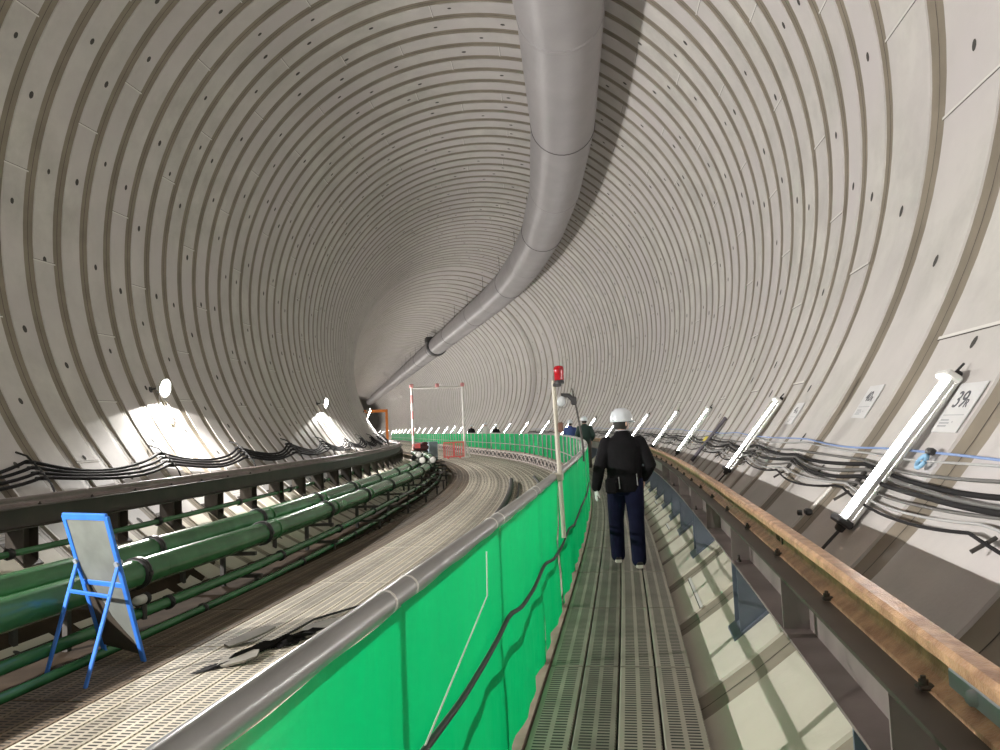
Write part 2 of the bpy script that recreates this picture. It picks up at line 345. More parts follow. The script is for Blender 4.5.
for i in range(len(joints) - 1):
    j0, j1 = joints[i], joints[i + 1]; w0, w1 = stripe_w(i) / 2, stripe_w(i + 1) / 2
    far = j0 > 60
    for name, p0, p1 in SECT:
        mb = lin[name]; n = int((p1 - p0) / (5.0 if far else 2.6))
        lin_strip(mb, p0, p1, n, j0, RHO + REC, j0 + w0, RHO + REC, 1)
        lin_strip(mb, p0, p1, n, j0 + w0, RHO + REC, j0 + w0 + 0.008, RHO, 0)
        lin_strip(mb, p0, p1, n, j0 + w0 + 0.008, RHO, j1 - w1 - 0.008, RHO, 0)
        lin_strip(mb, p0, p1, n, j1 - w1 - 0.008, RHO, j1 - w1, RHO + REC, 0)
        lin_strip(mb, p0, p1, n, j1 - w1, RHO + REC, j1, RHO + REC, 1)
        if j0 < 30:
            lin_strip(mb, p0, p1, n, j0 - 0.005, RHO + REC - 0.002, j0 + 0.005, RHO + REC - 0.002, 2)
    if -2 < j0 < 52:
        # grout / bolt pits, staggered from ring to ring
        npit = 20; off = (i % 3) * 6.2 + random.uniform(-2, 2); mid = (j0 + j1) / 2 + random.uniform(-.04, .04)
        for q in range(npit):
            deg = (off + q * 360 / npit + random.uniform(-3.5, 3.5)) % 360
            d = deg if deg <= 310 else deg - 360
            if random.random() < 0.15: continue
            for name, p0, p1 in SECT:
                if p0 <= d < p1:
                    rr = random.uniform(0.036, 0.05); ph = math.radians(d); vs = []
                    for t in range(9):
                        aa = 2 * PI * t / 9; ds = rr * math.cos(aa); dp = rr * 1.35 * math.sin(aa) / RHO
                        vs.append(W(mid + ds, C_A + (RHO - .004) * math.cos(ph + dp), C_Z + (RHO - .004) * math.sin(ph + dp)).tolist())
                    lin[name].add(vs, [tuple(range(9))], 3)
        nseam = 8; off = (0, 22.5, 11, 33)[i % 4] + 4
        for q in range(nseam):
            deg = (off + q * 45 + random.uniform(-1, 1)) % 360; d = deg if deg <= 310 else deg - 360
            for name, p0, p1 in SECT:
                if p0 <= d < p1:
                    ph = math.radians(d); e = 0.013 / RHO; dd = 0.009 / RHO
                    for lo, hi, mi, h_ in ((ph - e, ph + e, 4, .006), (ph - e - dd, ph - e, 2, .003)):
                        vs = [W(ss, C_A + (RHO - h_) * math.cos(t), C_Z + (RHO - h_) * math.sin(t)).tolist() for ss, t in ((j0 + w0 - .03, lo), (j1 - w1 + .03, lo), (j1 - w1 + .03, hi), (j0 + w0 - .03, hi))]
                        lin[name].add(vs, [(0, 1, 2, 3)], mi)
MT['invert'] = concrete_mat('concrete_invert_lightened', (0.78, 0.735, 0.645), (0.66, 0.61, 0.52), (0.72, 0.66, 0.55))  # lightened copies of ring concrete and joints, imitating brighter light on the invert
MT['invert_joint'] = mat('invert_joint_brown', (0.40, 0.345, 0.27), rough=0.6, noise=0.25, nscale=2.0)
for name, _, _ in SECT: structure(lin[name].build(name, LM if name != 'floor_invert' else [MT['invert'], MT['invert_joint']] + LM[2:]))
for nm, s_ in (('wall_back', S_BACK + .3), ('wall_end', S_FAR)):
    mb = MB(); ph = np.linspace(0, 2 * PI, 64, endpoint=False)
    V0 = W(s_, C_A + (RHO + .2) * np.cos(ph), C_Z + (RHO + .2) * np.sin(ph)); V1 = W(s_ + .3, C_A + (RHO + .2) * np.cos(ph), C_Z + (RHO + .2) * np.sin(ph))
    mb.add(np.concatenate([V0, V1]).tolist(), [tuple(range(64)), tuple(range(127, 63, -1))] + [(i, (i + 1) % 64, 64 + (i + 1) % 64, 64 + i) for i in range(64)])
    structure(mb.build(nm, MT['endwall']))

# ------------------------------------------------------------------ decks of punched steel planks
def plank_deck(name, a0, a1, nw, s0, s1, ln, z, m, phase, gap=0.011, edge=None):
    mb = MB(); w = (a1 - a0) / nw; t = 0.045
    s_ = s0 + phase
    while s_ < s1:
        for k in range(nw):
            aa, ab = a0 + k * w + gap / 2, a0 + (k + 1) * w - gap / 2
            ss = np.linspace(s_ + .011, s_ + ln - .011, 3); c = 0.006
            prof = [(aa, z - t), (aa, z - c), (aa + c, z), (ab - c, z), (ab, z - c), (ab, z - t)]
            a = np.array([p[0] for p in prof]); zz = np.array([p[1] for p in prof])
            V = W(ss[:, None], a[None], zz[None]).reshape(-1, 3).tolist(); n = 6; fs = []; uvs = []
            for i in range(2):
                for j in range(5):
                    fs.append((i * n + j, i * n + j + 1, (i + 1) * n + j + 1, (i + 1) * n + j)[::-1])
                    v0, v1 = [(k + (0.02 if q <= 2 else 0.98)) if q in (2, 3) else k + 0.01 for q in (j, j + 1)]
                    uvs.append([(ss[i + 1], v0), (ss[i + 1], v1), (ss[i], v1), (ss[i], v0)])
            for e in (0, 2): fs.append(tuple(e * n + q for q in range(6)) if e else tuple(e * n + q for q in range(5, -1, -1))); uvs.append([(ss[e], k + .01)] * 6)
            mb.add(V, fs, 0, False, uvs)
        s_ += ln
    o = mb.build(name, m); return structure(o)
plank_deck('floor_walkway', -0.60, 0.275, 4, -9.0, 140.0, 1.478, 0.0, MT['walk'], -1.114 + 9.0 - 1.478 * 5)
MT['track_dark'] = grating_mat('track_grating_dark', (0.20, 0.15, 0.105), (0.11, 0.08, 0.055), (0.03, 0.024, 0.018), 0.05, rough=0.85, metal=0.0)  # darker brown planks along the outer edge of the deck
plank_deck('floor_track_edge', -5.05, -4.30, 3, -10.0, 150.0, 1.478, DECK_Z, MT['track_dark'], 0.6)
plank_deck('floor_track', -4.30, -0.69, 14, -10.0, 150.0, 1.478, DECK_Z, MT['track'], 0.6)
mb = MB(); mb.sweep([(-.665, -.06), (-.665, .012), (-.603, .012), (-.603, -.06)], srange(-9, 140, 1.2)); structure(mb.build('trim_1', MT['edge_wood']))
mb = MB(); mb.sweep([(-.72, -.14), (-.72, -.05), (.27, -.05), (.27, -.14), (.2, -.14), (.2, -.06), (-.66, -.06), (-.66, -.14)], srange(-9, 140, 1.2)); structure(mb.build('trim_2', MT['support']))

# lattice truss carrying the walkway edge above the track
mb = MB(); a_t = -0.735
mb.sweep([(a_t - .03, -.10), (a_t + .03, -.10), (a_t + .03, -.04), (a_t - .03, -.04)], srange(-6, 90, 1.2))
mb.sweep([(a_t - .03, DECK_Z + .01), (a_t + .03, DECK_Z + .01), (a_t + .03, DECK_Z + .06), (a_t - .03, DECK_Z + .06)], srange(-6, 90, 1.2))
s_ = -6.0
while s_ < 88:
    z0, z1 = DECK_Z + .04, -.07
    mb.tube([WV(s_, a_t, z0), WV(s_ + 1.25, a_t, z1)], 0.032, 6); mb.tube([WV(s_, a_t + .02, z1), WV(s_ + 1.25, a_t + .02, z0)], 0.032, 6); s_ += 1.25
tag(mb.build('lattice_truss', MT['truss']), 'dusty lattice truss along the walkway edge, below the green fence', 'truss')
mb = MB(); mb.sweep([(a_t + .06, DECK_Z), (a_t + .075, DECK_Z), (a_t + .075, -.05), (a_t + .06, -.05)], srange(-6, 90, 1.5)); structure(mb.build('trim_3', MT['support']))

# ------------------------------------------------------------------ handrail fence with green mesh sheets
FA, FZ = -0.665, 1.085
fence = empty('handrail_fence', W(1.9, FA, 0).tolist()); fence_loc = Matrix.Translation(-fence.location)
def under(o, root):
    o.parent = root; o.matrix_parent_inverse = Matrix.Translation(-Vector(root.location)) if root.rotation_euler.z == 0 else root.matrix_basis.inverted(); return o
tag(fence, 'grey pipe handrail fence on posts between the walkway and the track', 'fence')
FS0, FSN, FP = 1.9 - 1.462 * 4, 100, 1.462
mb = MB()
ss = srange(FS0, 140, .35); mb.tube(path(FA, FZ, ss), 0.033, 12); under(mb.build('rail', MT['foam']), fence)
mb = MB(); mb.tube(path(FA - .03, .44, srange(FS0, 140, .6)), 0.022, 8); under(mb.build('mid_rail', MT['galv']), fence)
for i in range(FSN - 3):
    s_ = FS0 + FP * i
    if s_ > 139: break
    mb = MB(); mb.tube([WV(s_, FA - .02, DECK_Z + .46), WV(s_, FA - .02, FZ - .02)], 0.024, 10)
    mb.rbox(WV(s_, FA - .02, .03), *frame(s_), (.09, .09, .06), .01); mb.lathe(WV(s_, FA - .02, .30), (0, 0, 1), [(.031, -.03), (.034, 0), (.031, .03)], 10)
    mb.rbox(WV(s_, FA - .01, FZ - .03), *frame(s_), (.06, .07, .05), .01)
    under(mb.build('post', MT['galv']), fence)
    if s_ < 30:
        for d in (-.03, .16):
            mb = MB(); R, T, U = frame(s_)
            mb.lathe(WV(s_ + d, FA, FZ), T, [(.0335, -.005), (.036, -.003), (.036, .003), (.0335, .005)], 14); under(mb.build('pipe_band', MT['tie']), fence)
random.seed(11)
def sheet(s0, s1, k):
    mb = MB(); n = 14; nz = 8; z0, z1 = 0.022, FZ - .010
    ph = random.uniform(0, 6); V = []; amp = 0.012
    for j in range(nz + 1):
        for i in range(n + 1):
            u = i / n; v = j / nz; s_ = s0 + (s1 - s0) * u
            ao = FA + .026 + .005 * (k % 2) + .008 * v ** 6 + amp * math.sin(ph + u * 9.5 + v * 1.3) * (1 - v ** 3) + .010 * math.sin(u * 21 + ph * 2) * (1 - v) - .02 * math.exp(-((v - .45) / .08) ** 2) * (1 if k < 8 else .4)
            zz = z0 + (z1 - z0) * v + (-.006 * math.sin(PI * u * 3) ** 2 if j == nz else 0) + (.005 * math.sin(PI * u * 4 + ph) if j == 0 else 0)
            V.append(W(s_, ao, zz).tolist())
    F = [(j * (n + 1) + i, j * (n + 1) + i + 1, (j + 1) * (n + 1) + i + 1, (j + 1) * (n + 1) + i) for j in range(nz) for i in range(n)]
    mb.add(V, F, 0, True)
    o = mb.build('green_mesh_sheet', MT['green_net'])
    return o
for k in range(98):
    s0 = FS0 + FP * k; s1 = s0 + FP + .015
    if s1 > 139: break
    o = sheet(s0, s1, k)
    n = k - 3
    if 0 <= n < 8: lab = 'green mesh sheet on the handrail fence, %s along the walkway from the camera' % ordinal(n)
    elif n < 0: lab = 'green mesh sheet tied to the fence behind the camera position'
    elif n < 12: lab = 'green mesh sheet where the fence turns away past the walking person'
    else: lab = 'green mesh sheet on the far curving stretch of fence, seen from the track side'
    tag(o, lab, 'safety net', 'green mesh sheets on the fence')
# black hose sagging along the walkway face of the fence, and a pale cord
hs = [(1.0, .70), (2.0, .66), (2.46, .63), (2.88, .63), (3.34, .645), (3.42, .67), (3.8, .60), (4.34, .585), (4.9, .62), (5.5, .54), (6.3, .52), (7.0, .55), (7.8, .48), (9.46, .5), (11, .47), (13, .5)]
hz = lambda s: float(np.interp(s, [p[0] for p in hs], [p[1] for p in hs]))
mb = MB(); ss = srange(1.0, 13, .12); zz = [hz(s) for s in ss]; zz = np.convolve(np.pad(zz, 1, 'edge'), [.25, .5, .25], 'valid')
mb.tube([tuple(p) for p in W(ss, FA + .050, zz)], .011, 8); tag(mb.build('black_hose', MT['black_rub']), 'black hose sagging along the walkway face of the green sheets', 'hose')
mb = MB(); ss = srange(1.6, 2.95, .1); mb.tube([tuple(p) for p in W(ss, FA + .050, np.interp(ss, [1.6, 2.95], [.58, .86]))] + [WV(2.97, FA + .050, 1.03)], .003, 6)
tag(mb.build('pale_string', MT['tie']), 'thin pale string tied up the first full green sheet', 'string')

# ------------------------------------------------------------------ H-beams with crane rails, either side
def h_profile(a, zb, zt, w=.25, tf=.014, tw=.010):
    l, r = a - w / 2, a + w / 2
    return [(l, zb), (r, zb), (r, zb + tf), (a + tw / 2, zb + tf), (a + tw / 2, zt - tf), (r, zt - tf), (r, zt), (l, zt), (l, zt - tf), (a - tw / 2, zt - tf), (a - tw / 2, zb + tf), (l, zb + tf)]
def rail_profile(a, zb, sgn=1):
    p = [(-.062, 0), (.062, 0), (.062, .012), (.030, .030), (.022, .042), (.022, .064), (.032, .074), (.035, .100), (.024, .112), (-.024, .112), (-.035, .100), (-.032, .074), (-.022, .064), (-.022, .042), (-.030, .030), (-.062, .012)]
    return [(a + x * 1.08, zb + z * 1.12) for x, z in p]
def beam_line(side, a_b, a_r, posts, s0, s1, labels):
    zb, zt = 0.53, 0.79
    root = empty('support_beam', W(posts[0], a_b, 0).tolist())
    mb = MB(); mb.sweep(h_profile(a_b, zb, zt), srange(s0, s1, .45), mis=[0, 0, 0, 0, 0, 1, 1, 1, 1, 0, 0, 0] if side > 0 else None, mi=0)
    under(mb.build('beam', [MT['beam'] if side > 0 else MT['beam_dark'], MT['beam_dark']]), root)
    for s_ in posts:
        R, T, U = frame(s_); z0 = wall_z(a_b - .12 * 1, 0) if side > 0 else wall_z(a_b + .12)
        mb = MB(); w = .25
        for ds in (-.118, .118):      # the two flanges, feet cut to the slope of the lining
            p = WV(s_ + ds, 0, 0)
            aL, aR = a_b - w / 2, a_b + w / 2
            zL, zR = wall_z(aL) - .03, wall_z(aR) - .03
            vs = [W(s_ + ds + e, a, z).tolist() for e in (-.007, .007) for a, z in ((aL, zL), (aR, zR), (aR, zb), (aL, zb))]
            mb.add(vs, [(0, 1, 2, 3), (7, 6, 5, 4), (0, 4, 5, 1), (1, 5, 6, 2), (2, 6, 7, 3), (3, 7, 4, 0)])
        zm = wall_z(a_b) - .03
        vs = [W(s_ + e, a_b + q, z).tolist() for e, z in ((-.112, zm), (.112, zm), (.112, zb), (-.112, zb)) for q in (-.005, .005)]
        mb.add(vs, [(0, 2, 4, 6), (7, 5, 3, 1), (0, 1, 3, 2), (2, 3, 5, 4), (4, 5, 7, 6), (6, 7, 1, 0)])
        # base plate following the lining
        al, ar = a_b - .17, a_b + .17
        vs = [W(s_ + e, a, wall_z(a) + dz).tolist() for e in (-.16, .16) for a, dz in ((al, -.02), (ar, -.02), (ar, .015), (al, .015))]
        mb.add(vs, [(0, 1, 2, 3), (7, 6, 5, 4), (0, 4, 5, 1), (1, 5, 6, 2), (2, 6, 7, 3), (3, 7, 4, 0)])
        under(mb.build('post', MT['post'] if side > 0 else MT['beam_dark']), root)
    return root
posts_r = [2.45, 5.27, 8.2] + [9.9 + 1.445 * k for k in range(22)]
posts_l = [5.3, 6.75, 8.22, 10.0] + [11.45 + 1.445 * k for k in range(21)]
A_BR, A_RR = 0.75, 0.782
A_BL, A_RL = 2 * C_A - A_BR, 2 * C_A - A_RR
br = beam_line(1, A_BR, A_RR, posts_r, -6, 48, None)
tag(br, 'brown steel H-beam on blue-grey posts beside the walkway', 'beam')
bl = beam_line(-1, A_BL, A_RL, posts_l, -6, 60, None)
tag(bl, 'dark steel H-beam on posts behind the green pipes', 'beam')
# stiffener plates, bolted splice on the walkway-side beam
for s_ in (2.2, 3.66, 5.36, 6.9, 8.35, 9.9, 11.4, 12.9):
    R, T, U = frame(s_); mb = MB()
    mb.box(WV(s_, A_BR - .064, .66), R, T, U, (.115, .012, .230)); under(mb.build('stiffener', MT['beam']), br)
for s_ in (5.42, 5.30, 8.4, 8.28, 11.3):
    mb = MB(); R, T, U = frame(s_)
    mb.lathe(WV(s_, A_BR - .085, .544), U, [(.016, 0), (.016, .014), (.008, .014), (.008, .045)], 6); under(mb.build('bolt', MT['clip']), br)
def crane_rail(a_r, s0, s1, side, label):
    root = empty('crane_rail', W(4, a_r, .79).tolist())
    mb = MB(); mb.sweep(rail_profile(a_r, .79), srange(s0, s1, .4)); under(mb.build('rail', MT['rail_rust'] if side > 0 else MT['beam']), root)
    s_ = 2.15 if side > 0 else 6.5; k = 0
    while s_ < (22 if side > 0 else 16):
        R, T, U = frame(s_); d = -1 if side > 0 else 1
        mb = MB(); mb.rbox(WV(s_, a_r + d * .062, .803), R, T, U, (.070, .036, .014), .005); mb.lathe(WV(s_, a_r + d * .078, .81), U, [(.013, 0), (.013, .012), (.007, .012), (.007, .022)], 6)
        under(mb.build('rail_clip', MT['clip']), root); s_ += 0.98
    return tag(root, label, 'rail')
cr = crane_rail(A_RR, -6, 48, 1, 'rusty orange rail along the top of the brown beam beside the walkway')
crane_rail(A_RL, -6, 60, -1, 'dull brown rail on the dark beam behind the green pipes')
# fishplate with round bolt head, raised rolled marks on the rail web
R, T, U = frame(1.95)
mb = MB(); mb.rbox(WV(1.93, A_RR - .030, .846), R, T, U, (.012, .34, .050), .004); fp = under(mb.build('fishplate', MT['plate']), cr)
mb = MB(); mb.lathe(WV(1.95, A_RR - .036, .846), -R, [(.020, 0), (.018, .012), (.010, .019), (.002, .020)], 14); under(mb.build('bolt', MT['plate']), cr)

def text_mesh(txt, size):
    cu = bpy.data.curves.new('lettering', 'FONT'); cu.body = txt; cu.size = size; cu.extrude = 0.0015; cu.align_x = 'CENTER'; cu.align_y = 'CENTER'
    o = bpy.data.objects.new('lettering', cu); COL.objects.link(o); bpy.context.view_layer.update()
    me = bpy.data.meshes.new_from_object(o.evaluated_get(bpy.context.evaluated_depsgraph_get()))
    V = [v.co.copy() for v in me.vertices]; F = [tuple(p.vertices) for p in me.polygons]
    bpy.data.objects.remove(o); bpy.data.curves.remove(cu); bpy.data.meshes.remove(me)
    return V, F
def put_text(mb, txt, size, O, X, Y, Z, mi=0):
    V, F = text_mesh(txt, size); mb.add([Vector(O) + X * v.x + Y * v.y + Z * v.z for v in V], F, mi)
mb = MB(); R, T, U = frame(4.35); put_text(mb, '1333', .052, WV(4.36, A_RR - .0245, .849), -T, U, -R); mb.box(WV(4.24, A_RR - .024, .849), R, T, U, (.010, .020, .046))
under(mb.build('rolled_mark', MT['clip']), cr)

# ------------------------------------------------------------------ green pipes on supports beside the track
def drift(s): return -.42 * min(1.0, max(0.0, (s - 10) / 9.0))
def pipe(name, a, z, r, s0, s1, coup0, step, label, band=0.05, seg=16, cr_=1.18, ends=None):
    root = empty(name, W(coup0, a, z).tolist())
    a0_ = a; A_ = lambda s: a0_ + drift(s)
    mb = MB(); mb.tube(path(A_, z, srange(s0, s1, .5)), r, seg); under(mb.build('pipe_run', MT['pipe_green']), root)
    s_ = coup0
    while s_ > s0 + .5: s_ -= step
    s_ += step
    while s_ < s1 - .3:
        R, T, U = frame(s_); mb = MB(); a = A_(s_)
        mb.lathe(WV(s_, a, z), T, [(r * 1.005, -band), (r * cr_, -band * .8), (r * cr_, -band * .15), (r * cr_ * .97, 0), (r * cr_, band * .15), (r * cr_, band * .8), (r * 1.005, band)], seg)
        for q in (-1, 1): mb.rbox(WV(s_, a + q * r * cr_, z), R, T, U, (r * .22, band * 1.3, r * .34), .006)
        under(mb.build('coupling', MT['black_rub']), root)
        if r > .1 and s_ < 30:
            mb = MB(); mb.lathe(WV(s_ + .42, a, z), T, [(r * 1.002, -.008), (r * 1.012, -.006), (r * 1.012, .006), (r * 1.002, .008)], seg); under(mb.build('pipe_band', MT['pipe_green']), root)
        s_ += step
    return tag(root, label, 'pipe', 'green pipes beside the track')
P1A, P1Z, P2A, P2Z = -5.50, .07, -6.05, .16
pipe('green_pipe', P1A, P1Z, .155, -6, 47, 7.62, 3.1, 'thick green pipe with black couplings, the one closer to the track deck')
pipe('green_pipe', P2A, P2Z, .150, -6, 47, 8.74, 3.08, 'thick green pipe running between its twin and the dark beam')
pipe('green_pipe', -7.13, .30, .042, -6, 47, 10.6, 2.95, 'thin green pipe fixed high along the posts of the dark beam', band=.04, seg=10, cr_=1.6)
pipe('green_pipe', -5.36, -.33, .062, -6, 47, 8.0, 3.1, 'slim green pipe slung low beneath the thick pipes', band=.035, seg=12, cr_=1.35)
pipe('green_pipe', -5.16, -.50, .048, -6, 47, 8.4, 3.1, 'slimmest low green pipe lying along the edge of the track deck', band=.03, seg=10, cr_=1.4)
for k in range(14):
    s_ = 6.9 + 3.1 * k
    if s_ > 46: break
    R, T, U = frame(s_); mb = MB()
    for a in (-5.78, -6.4):
        z0 = wall_z(a); mb.box(WV(s_, a, (z0 + -.02) / 2 - .02), R, T, U, (.06, .06, -.02 - z0 + .04))
    mb.box(WV(s_, -5.85, -.115), R, T, U, (1.15, .06, .05)); mb.box(WV(s_, -5.5, -.425), R, T, U, (.62, .05, .05)); mb.box(WV(s_, -6.05, -.03), R, T, U, (.10, .06, .12))
    z0 = wall_z(-5.25); mb.box(WV(s_, -5.27, (z0 - .40) / 2), R, T, U, (.05, .05, -.40 - z0))
    tag(mb.build('pipe_stand', MT['support']), 'dark steel stand under the green pipes, %s along from the blue frame' % ordinal(k) if k < 5 else 'dark steel stand under the green pipes round the far bend', 'stand', 'stands under the green pipes')
# pale valve hand-wheels / pipe ends near the blue frame and where the run ends at the bend
mb = MB(); ss = srange(-6, 47, .6)
V = []
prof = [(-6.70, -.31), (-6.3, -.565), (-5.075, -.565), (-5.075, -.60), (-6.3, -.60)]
n = 5; a_ = np.array([q[0] for q in prof]); z_ = np.array([q[1] for q in prof]); D_ = np.array([drift(q) for q in ss])
V = W(ss[:, None], a_[None] + D_[:, None], z_[None]).reshape(-1, 3)
mb.add(V.tolist(), [(i * n + j, (i + 1) * n + j, (i + 1) * n + (j + 1) % n, i * n + (j + 1) % n) for i in range(len(ss) - 1) for j in range(n)])
structure(mb.build('trim_4', MT['tray']))  # dark brown boards under the green pipes
def pipe_end(s_, a, z, r, label, d=1):
    R, T, U = frame(s_); mb = MB(); mb.lathe(WV(s_, a, z), -T * 1, [(r, -.12), (r, 0), (r * .92, .02), (r * .5, .03)], 14)
    root = mb.build('pipe_end', MT['pipe_flange'])
    mb = MB(); mb.lathe(WV(s_, a, z), -T, [(r * 1.25, -.16), (r * 1.25, -.11), (r * 1.02, -.105)], 14); o = mb.build('collar', MT['black_rub']); o.parent = root
    mb = MB(); mb.tube([WV(s_ + .12, a, z), WV(s_ + .12, a, z - .22)], .03, 8); o = mb.build('stub', MT['support']); o.parent = root
    tag(root, label, 'pipe cap', 'pale pipe ends')
pipe_end(7.35, -5.30, -.17, .052, 'pale round pipe end just beyond the blue frame, under a coupling')
pipe_end(31.0, -6.35, .52, .12, 'white pipe end stacked uppermost where the pipe run meets the gate')
pipe_end(30.5, -5.75, .30, .125, 'white pipe end of the heap, closest to the open track')
pipe_end(29.5, -6.1, .34, .125, 'white pipe end between two others at the bend')

# ------------------------------------------------------------------ cables
def hang(s, s0, step, sag):  # droop between hooks
    u = ((s - s0) / step) % 1.0; return -sag * (1 - (2 * u - 1) ** 2)
for k in range(4):
    mb = MB(); ss = srange(-4, 46, .2); sg = .23 - .035 * k
    zz = [1.33 - .078 * k + hang(s, 9.44, 3.27, sg) + .012 * math.sin(s * 2.3 + k) for s in ss]
    mb.tube([tuple(p) for p in W(ss, [wall_a(z, -1, .10 + .01 * k) for z in zz], zz)], .026, 8)
    tag(mb.build('power_cable', MT['black_cable']), 'black cable drooping along the wall above the dark beam, %s from the top' % ordinal(k), 'cable', 'black cables above the dark beam')
k = 0
for q in range(16):
    s_ = 9.44 - 3.27 * 1 + 3.27 * q
    if s_ > 44: break
    mb = MB(); pts = [WV(s_, wall_a(z, -1, .02 + .12 * f), z) for z, f in ((1.46, 0), (1.40, .9), (1.2, 1.25), (1.0, 1.25), (.88, .9))]
    mb.tube(pts, .016, 6)
    for j in range(4): mb.tube([WV(s_, wall_a(1.33 - .078 * j, -1, .05), 1.31 - .078 * j), WV(s_, wall_a(1.33 - .078 * j, -1, .19), 1.305 - .078 * j)], .026, 6)
    lab = 'black cable hook on the wall, %s along above the dark beam' % ordinal(q) if q < 6 else 'black cable hook on the wall where the dark beam rounds the bend'
    tag(mb.build('cable_hook', MT['black_rub']), lab, 'hook', 'cable hooks above the dark beam')
RC = [('blue_cable', 1.262, .008, .010, 'thin blue cable, topmost of those along the lamp-lit wall'),
      ('pale_cable', 1.232, .008, .016, 'thin pale grey cable just under the blue one on the wall'),
      ('grey_cable', 1.175, .010, .020, 'thin grey cable midway between the thin pair and the thick bundle'),
      ('black_cable', 1.135, .015, .035, 'thick dark cable on top of the wall bundle below the lamps'),
      ('grey_cable', 1.108, .014, .040, 'thick grey cable second in the wall bundle below the lamps'),
      ('black_cable', 1.080, .015, .045, 'thick dark cable third in the wall bundle below the lamps'),
      ('grey_cable', 1.040, .009, .050, 'slim grey cable beneath the thick wall bundle'),
      ('pale_cable', 1.008, .008, .050, 'slim pale cable second from the bottom of the wall run'),
      ('black_cable', 0.978, .009, .060, 'slim dark cable lowest of the wall run')]
for k, (mm, z0, r, sg, lab) in enumerate(RC):
    mb = MB(); ss = srange(-3, 50, .16)
    zz = [z0 + hang(s, 3.55 + .15 * math.sin(k), 2.15, sg) + .012 * math.sin(s * 1.7 + k * 1.3) + (.03 if s < 4.5 and k > 2 else 0) * (4.5 - s) * -.4 for s in ss]
    mb.tube([tuple(p) for p in W(ss, [wall_a(z, 1, .03 + .012 * (k % 3)) for z in zz], zz)], r, 7)
    tag(mb.build('lighting_cable', MT[mm]), lab, 'cable', 'cables along the lamp-lit wall')
for k in range(9):
    s_ = 3.55 + 2.15 * k; R, T, U = frame(s_); mb = MB()
    a_ = wall_a(1.05, 1, .03); ph = math.atan2(1.05 - C_Z, a_ - C_A); up = R * -math.sin(ph) + U * math.cos(ph); nin = -(R * math.cos(ph) + U * math.sin(ph))
    mb.rbox(WV(s_, wall_a(1.06, 1, .02), 1.06), up, T, nin, (.18, .028, .03), .008); mb.tube([WV(s_, wall_a(.96, 1, .02), .96), WV(s_, wall_a(.90, 1, .06), .90)], .01, 6)
    tag(mb.build('cable_clamp', MT['support']), 'small brown clamp holding the wall cable bundle, %s from the camera' % ordinal(k), 'clamp', 'clamps on the wall cables')
# light-blue ring clamp near the 39R sign, yellow tag, pale rod with dark fitting, dark strut
def wall_frame(s_, z, side=1, off=0.0):
    a_ = wall_a(z, side, off); ph = math.atan2(z - C_Z, a_ - C_A); R, T, U = frame(s_)
    return WV(s_, a_, z), -T, (R * -math.sin(ph) + U * math.cos(ph)) * (1 if side > 0 else -1), -(R * math.cos(ph) + U * math.sin(ph))   # origin, right-reading X, up-slope Y, inward normal
O, X, Y, Z = wall_frame(4.80, 1.20, 1, .03); mb = MB()
mb.tube([O + X * (.045 * math.cos(t)) + Y * (.045 * math.sin(t)) + Z * .02 for t in np.linspace(0, 2 * PI, 17)], .014, 6, caps=False); root = mb.build('cable_ring', MT['clamp_blue'])
mb = MB(); mb.rbox(O + Y * .075 + X * .02 + Z * .02, X, Y, Z, (.08, .04, .04), .008); o = mb.build('bracket', MT['lamp_dark']); o.parent = root
tag(root, 'light blue ring clamp on the thin cables below the 39R sign', 'clamp')
O, X, Y, Z = wall_frame(14.6, 1.12, 1, .04); mb = MB(); mb.rbox(O, X, Y, Z, (.30, .12, .03), .01); mb.rbox(O + X * .10 - Y * .08, X, Y, Z, (.12, .1, .02), .008)
tag(mb.build('yellow_tag', MT['yellow']), 'yellow tag hung on the wall cables beyond the second lamp', 'tag')
mb = MB(); mb.tube([WV(6.0, wall_a(.96, 1, .05), .96), WV(6.04, wall_a(.80, 1, .05), .80)], .013, 8); root = mb.build('pale_rod', MT['gate_white'])
mb = MB(); mb.rbox(WV(6.05, wall_a(.775, 1, .05), .775), *frame(6.05), (.05, .09, .05), .012); mb.lathe(WV(6.05, wall_a(.77, 1, .08), .77), (-1, 0, 0), [(.022, 0), (.022, .03), (.01, .035)], 8); o = mb.build('fitting', MT['lamp_dark']); o.parent = root
tag(root, 'short pale rod with black fitting on the wall between two tube lamps', 'rod')
mb = MB(); O1 = WV(14.05, wall_a(1.50, 1, .04), 1.50); O2 = WV(14.2, wall_a(.74, 1, .04), .74); mb.tube([O1, O2], .032, 8); mb.lathe(O1, (O1 - O2), [(.038, -.03), (.038, .01), (.02, .02)], 8)
tag(mb.build('steel_strut', MT['strut']), 'dark strut running up the wall next to the yellow tag', 'strut')

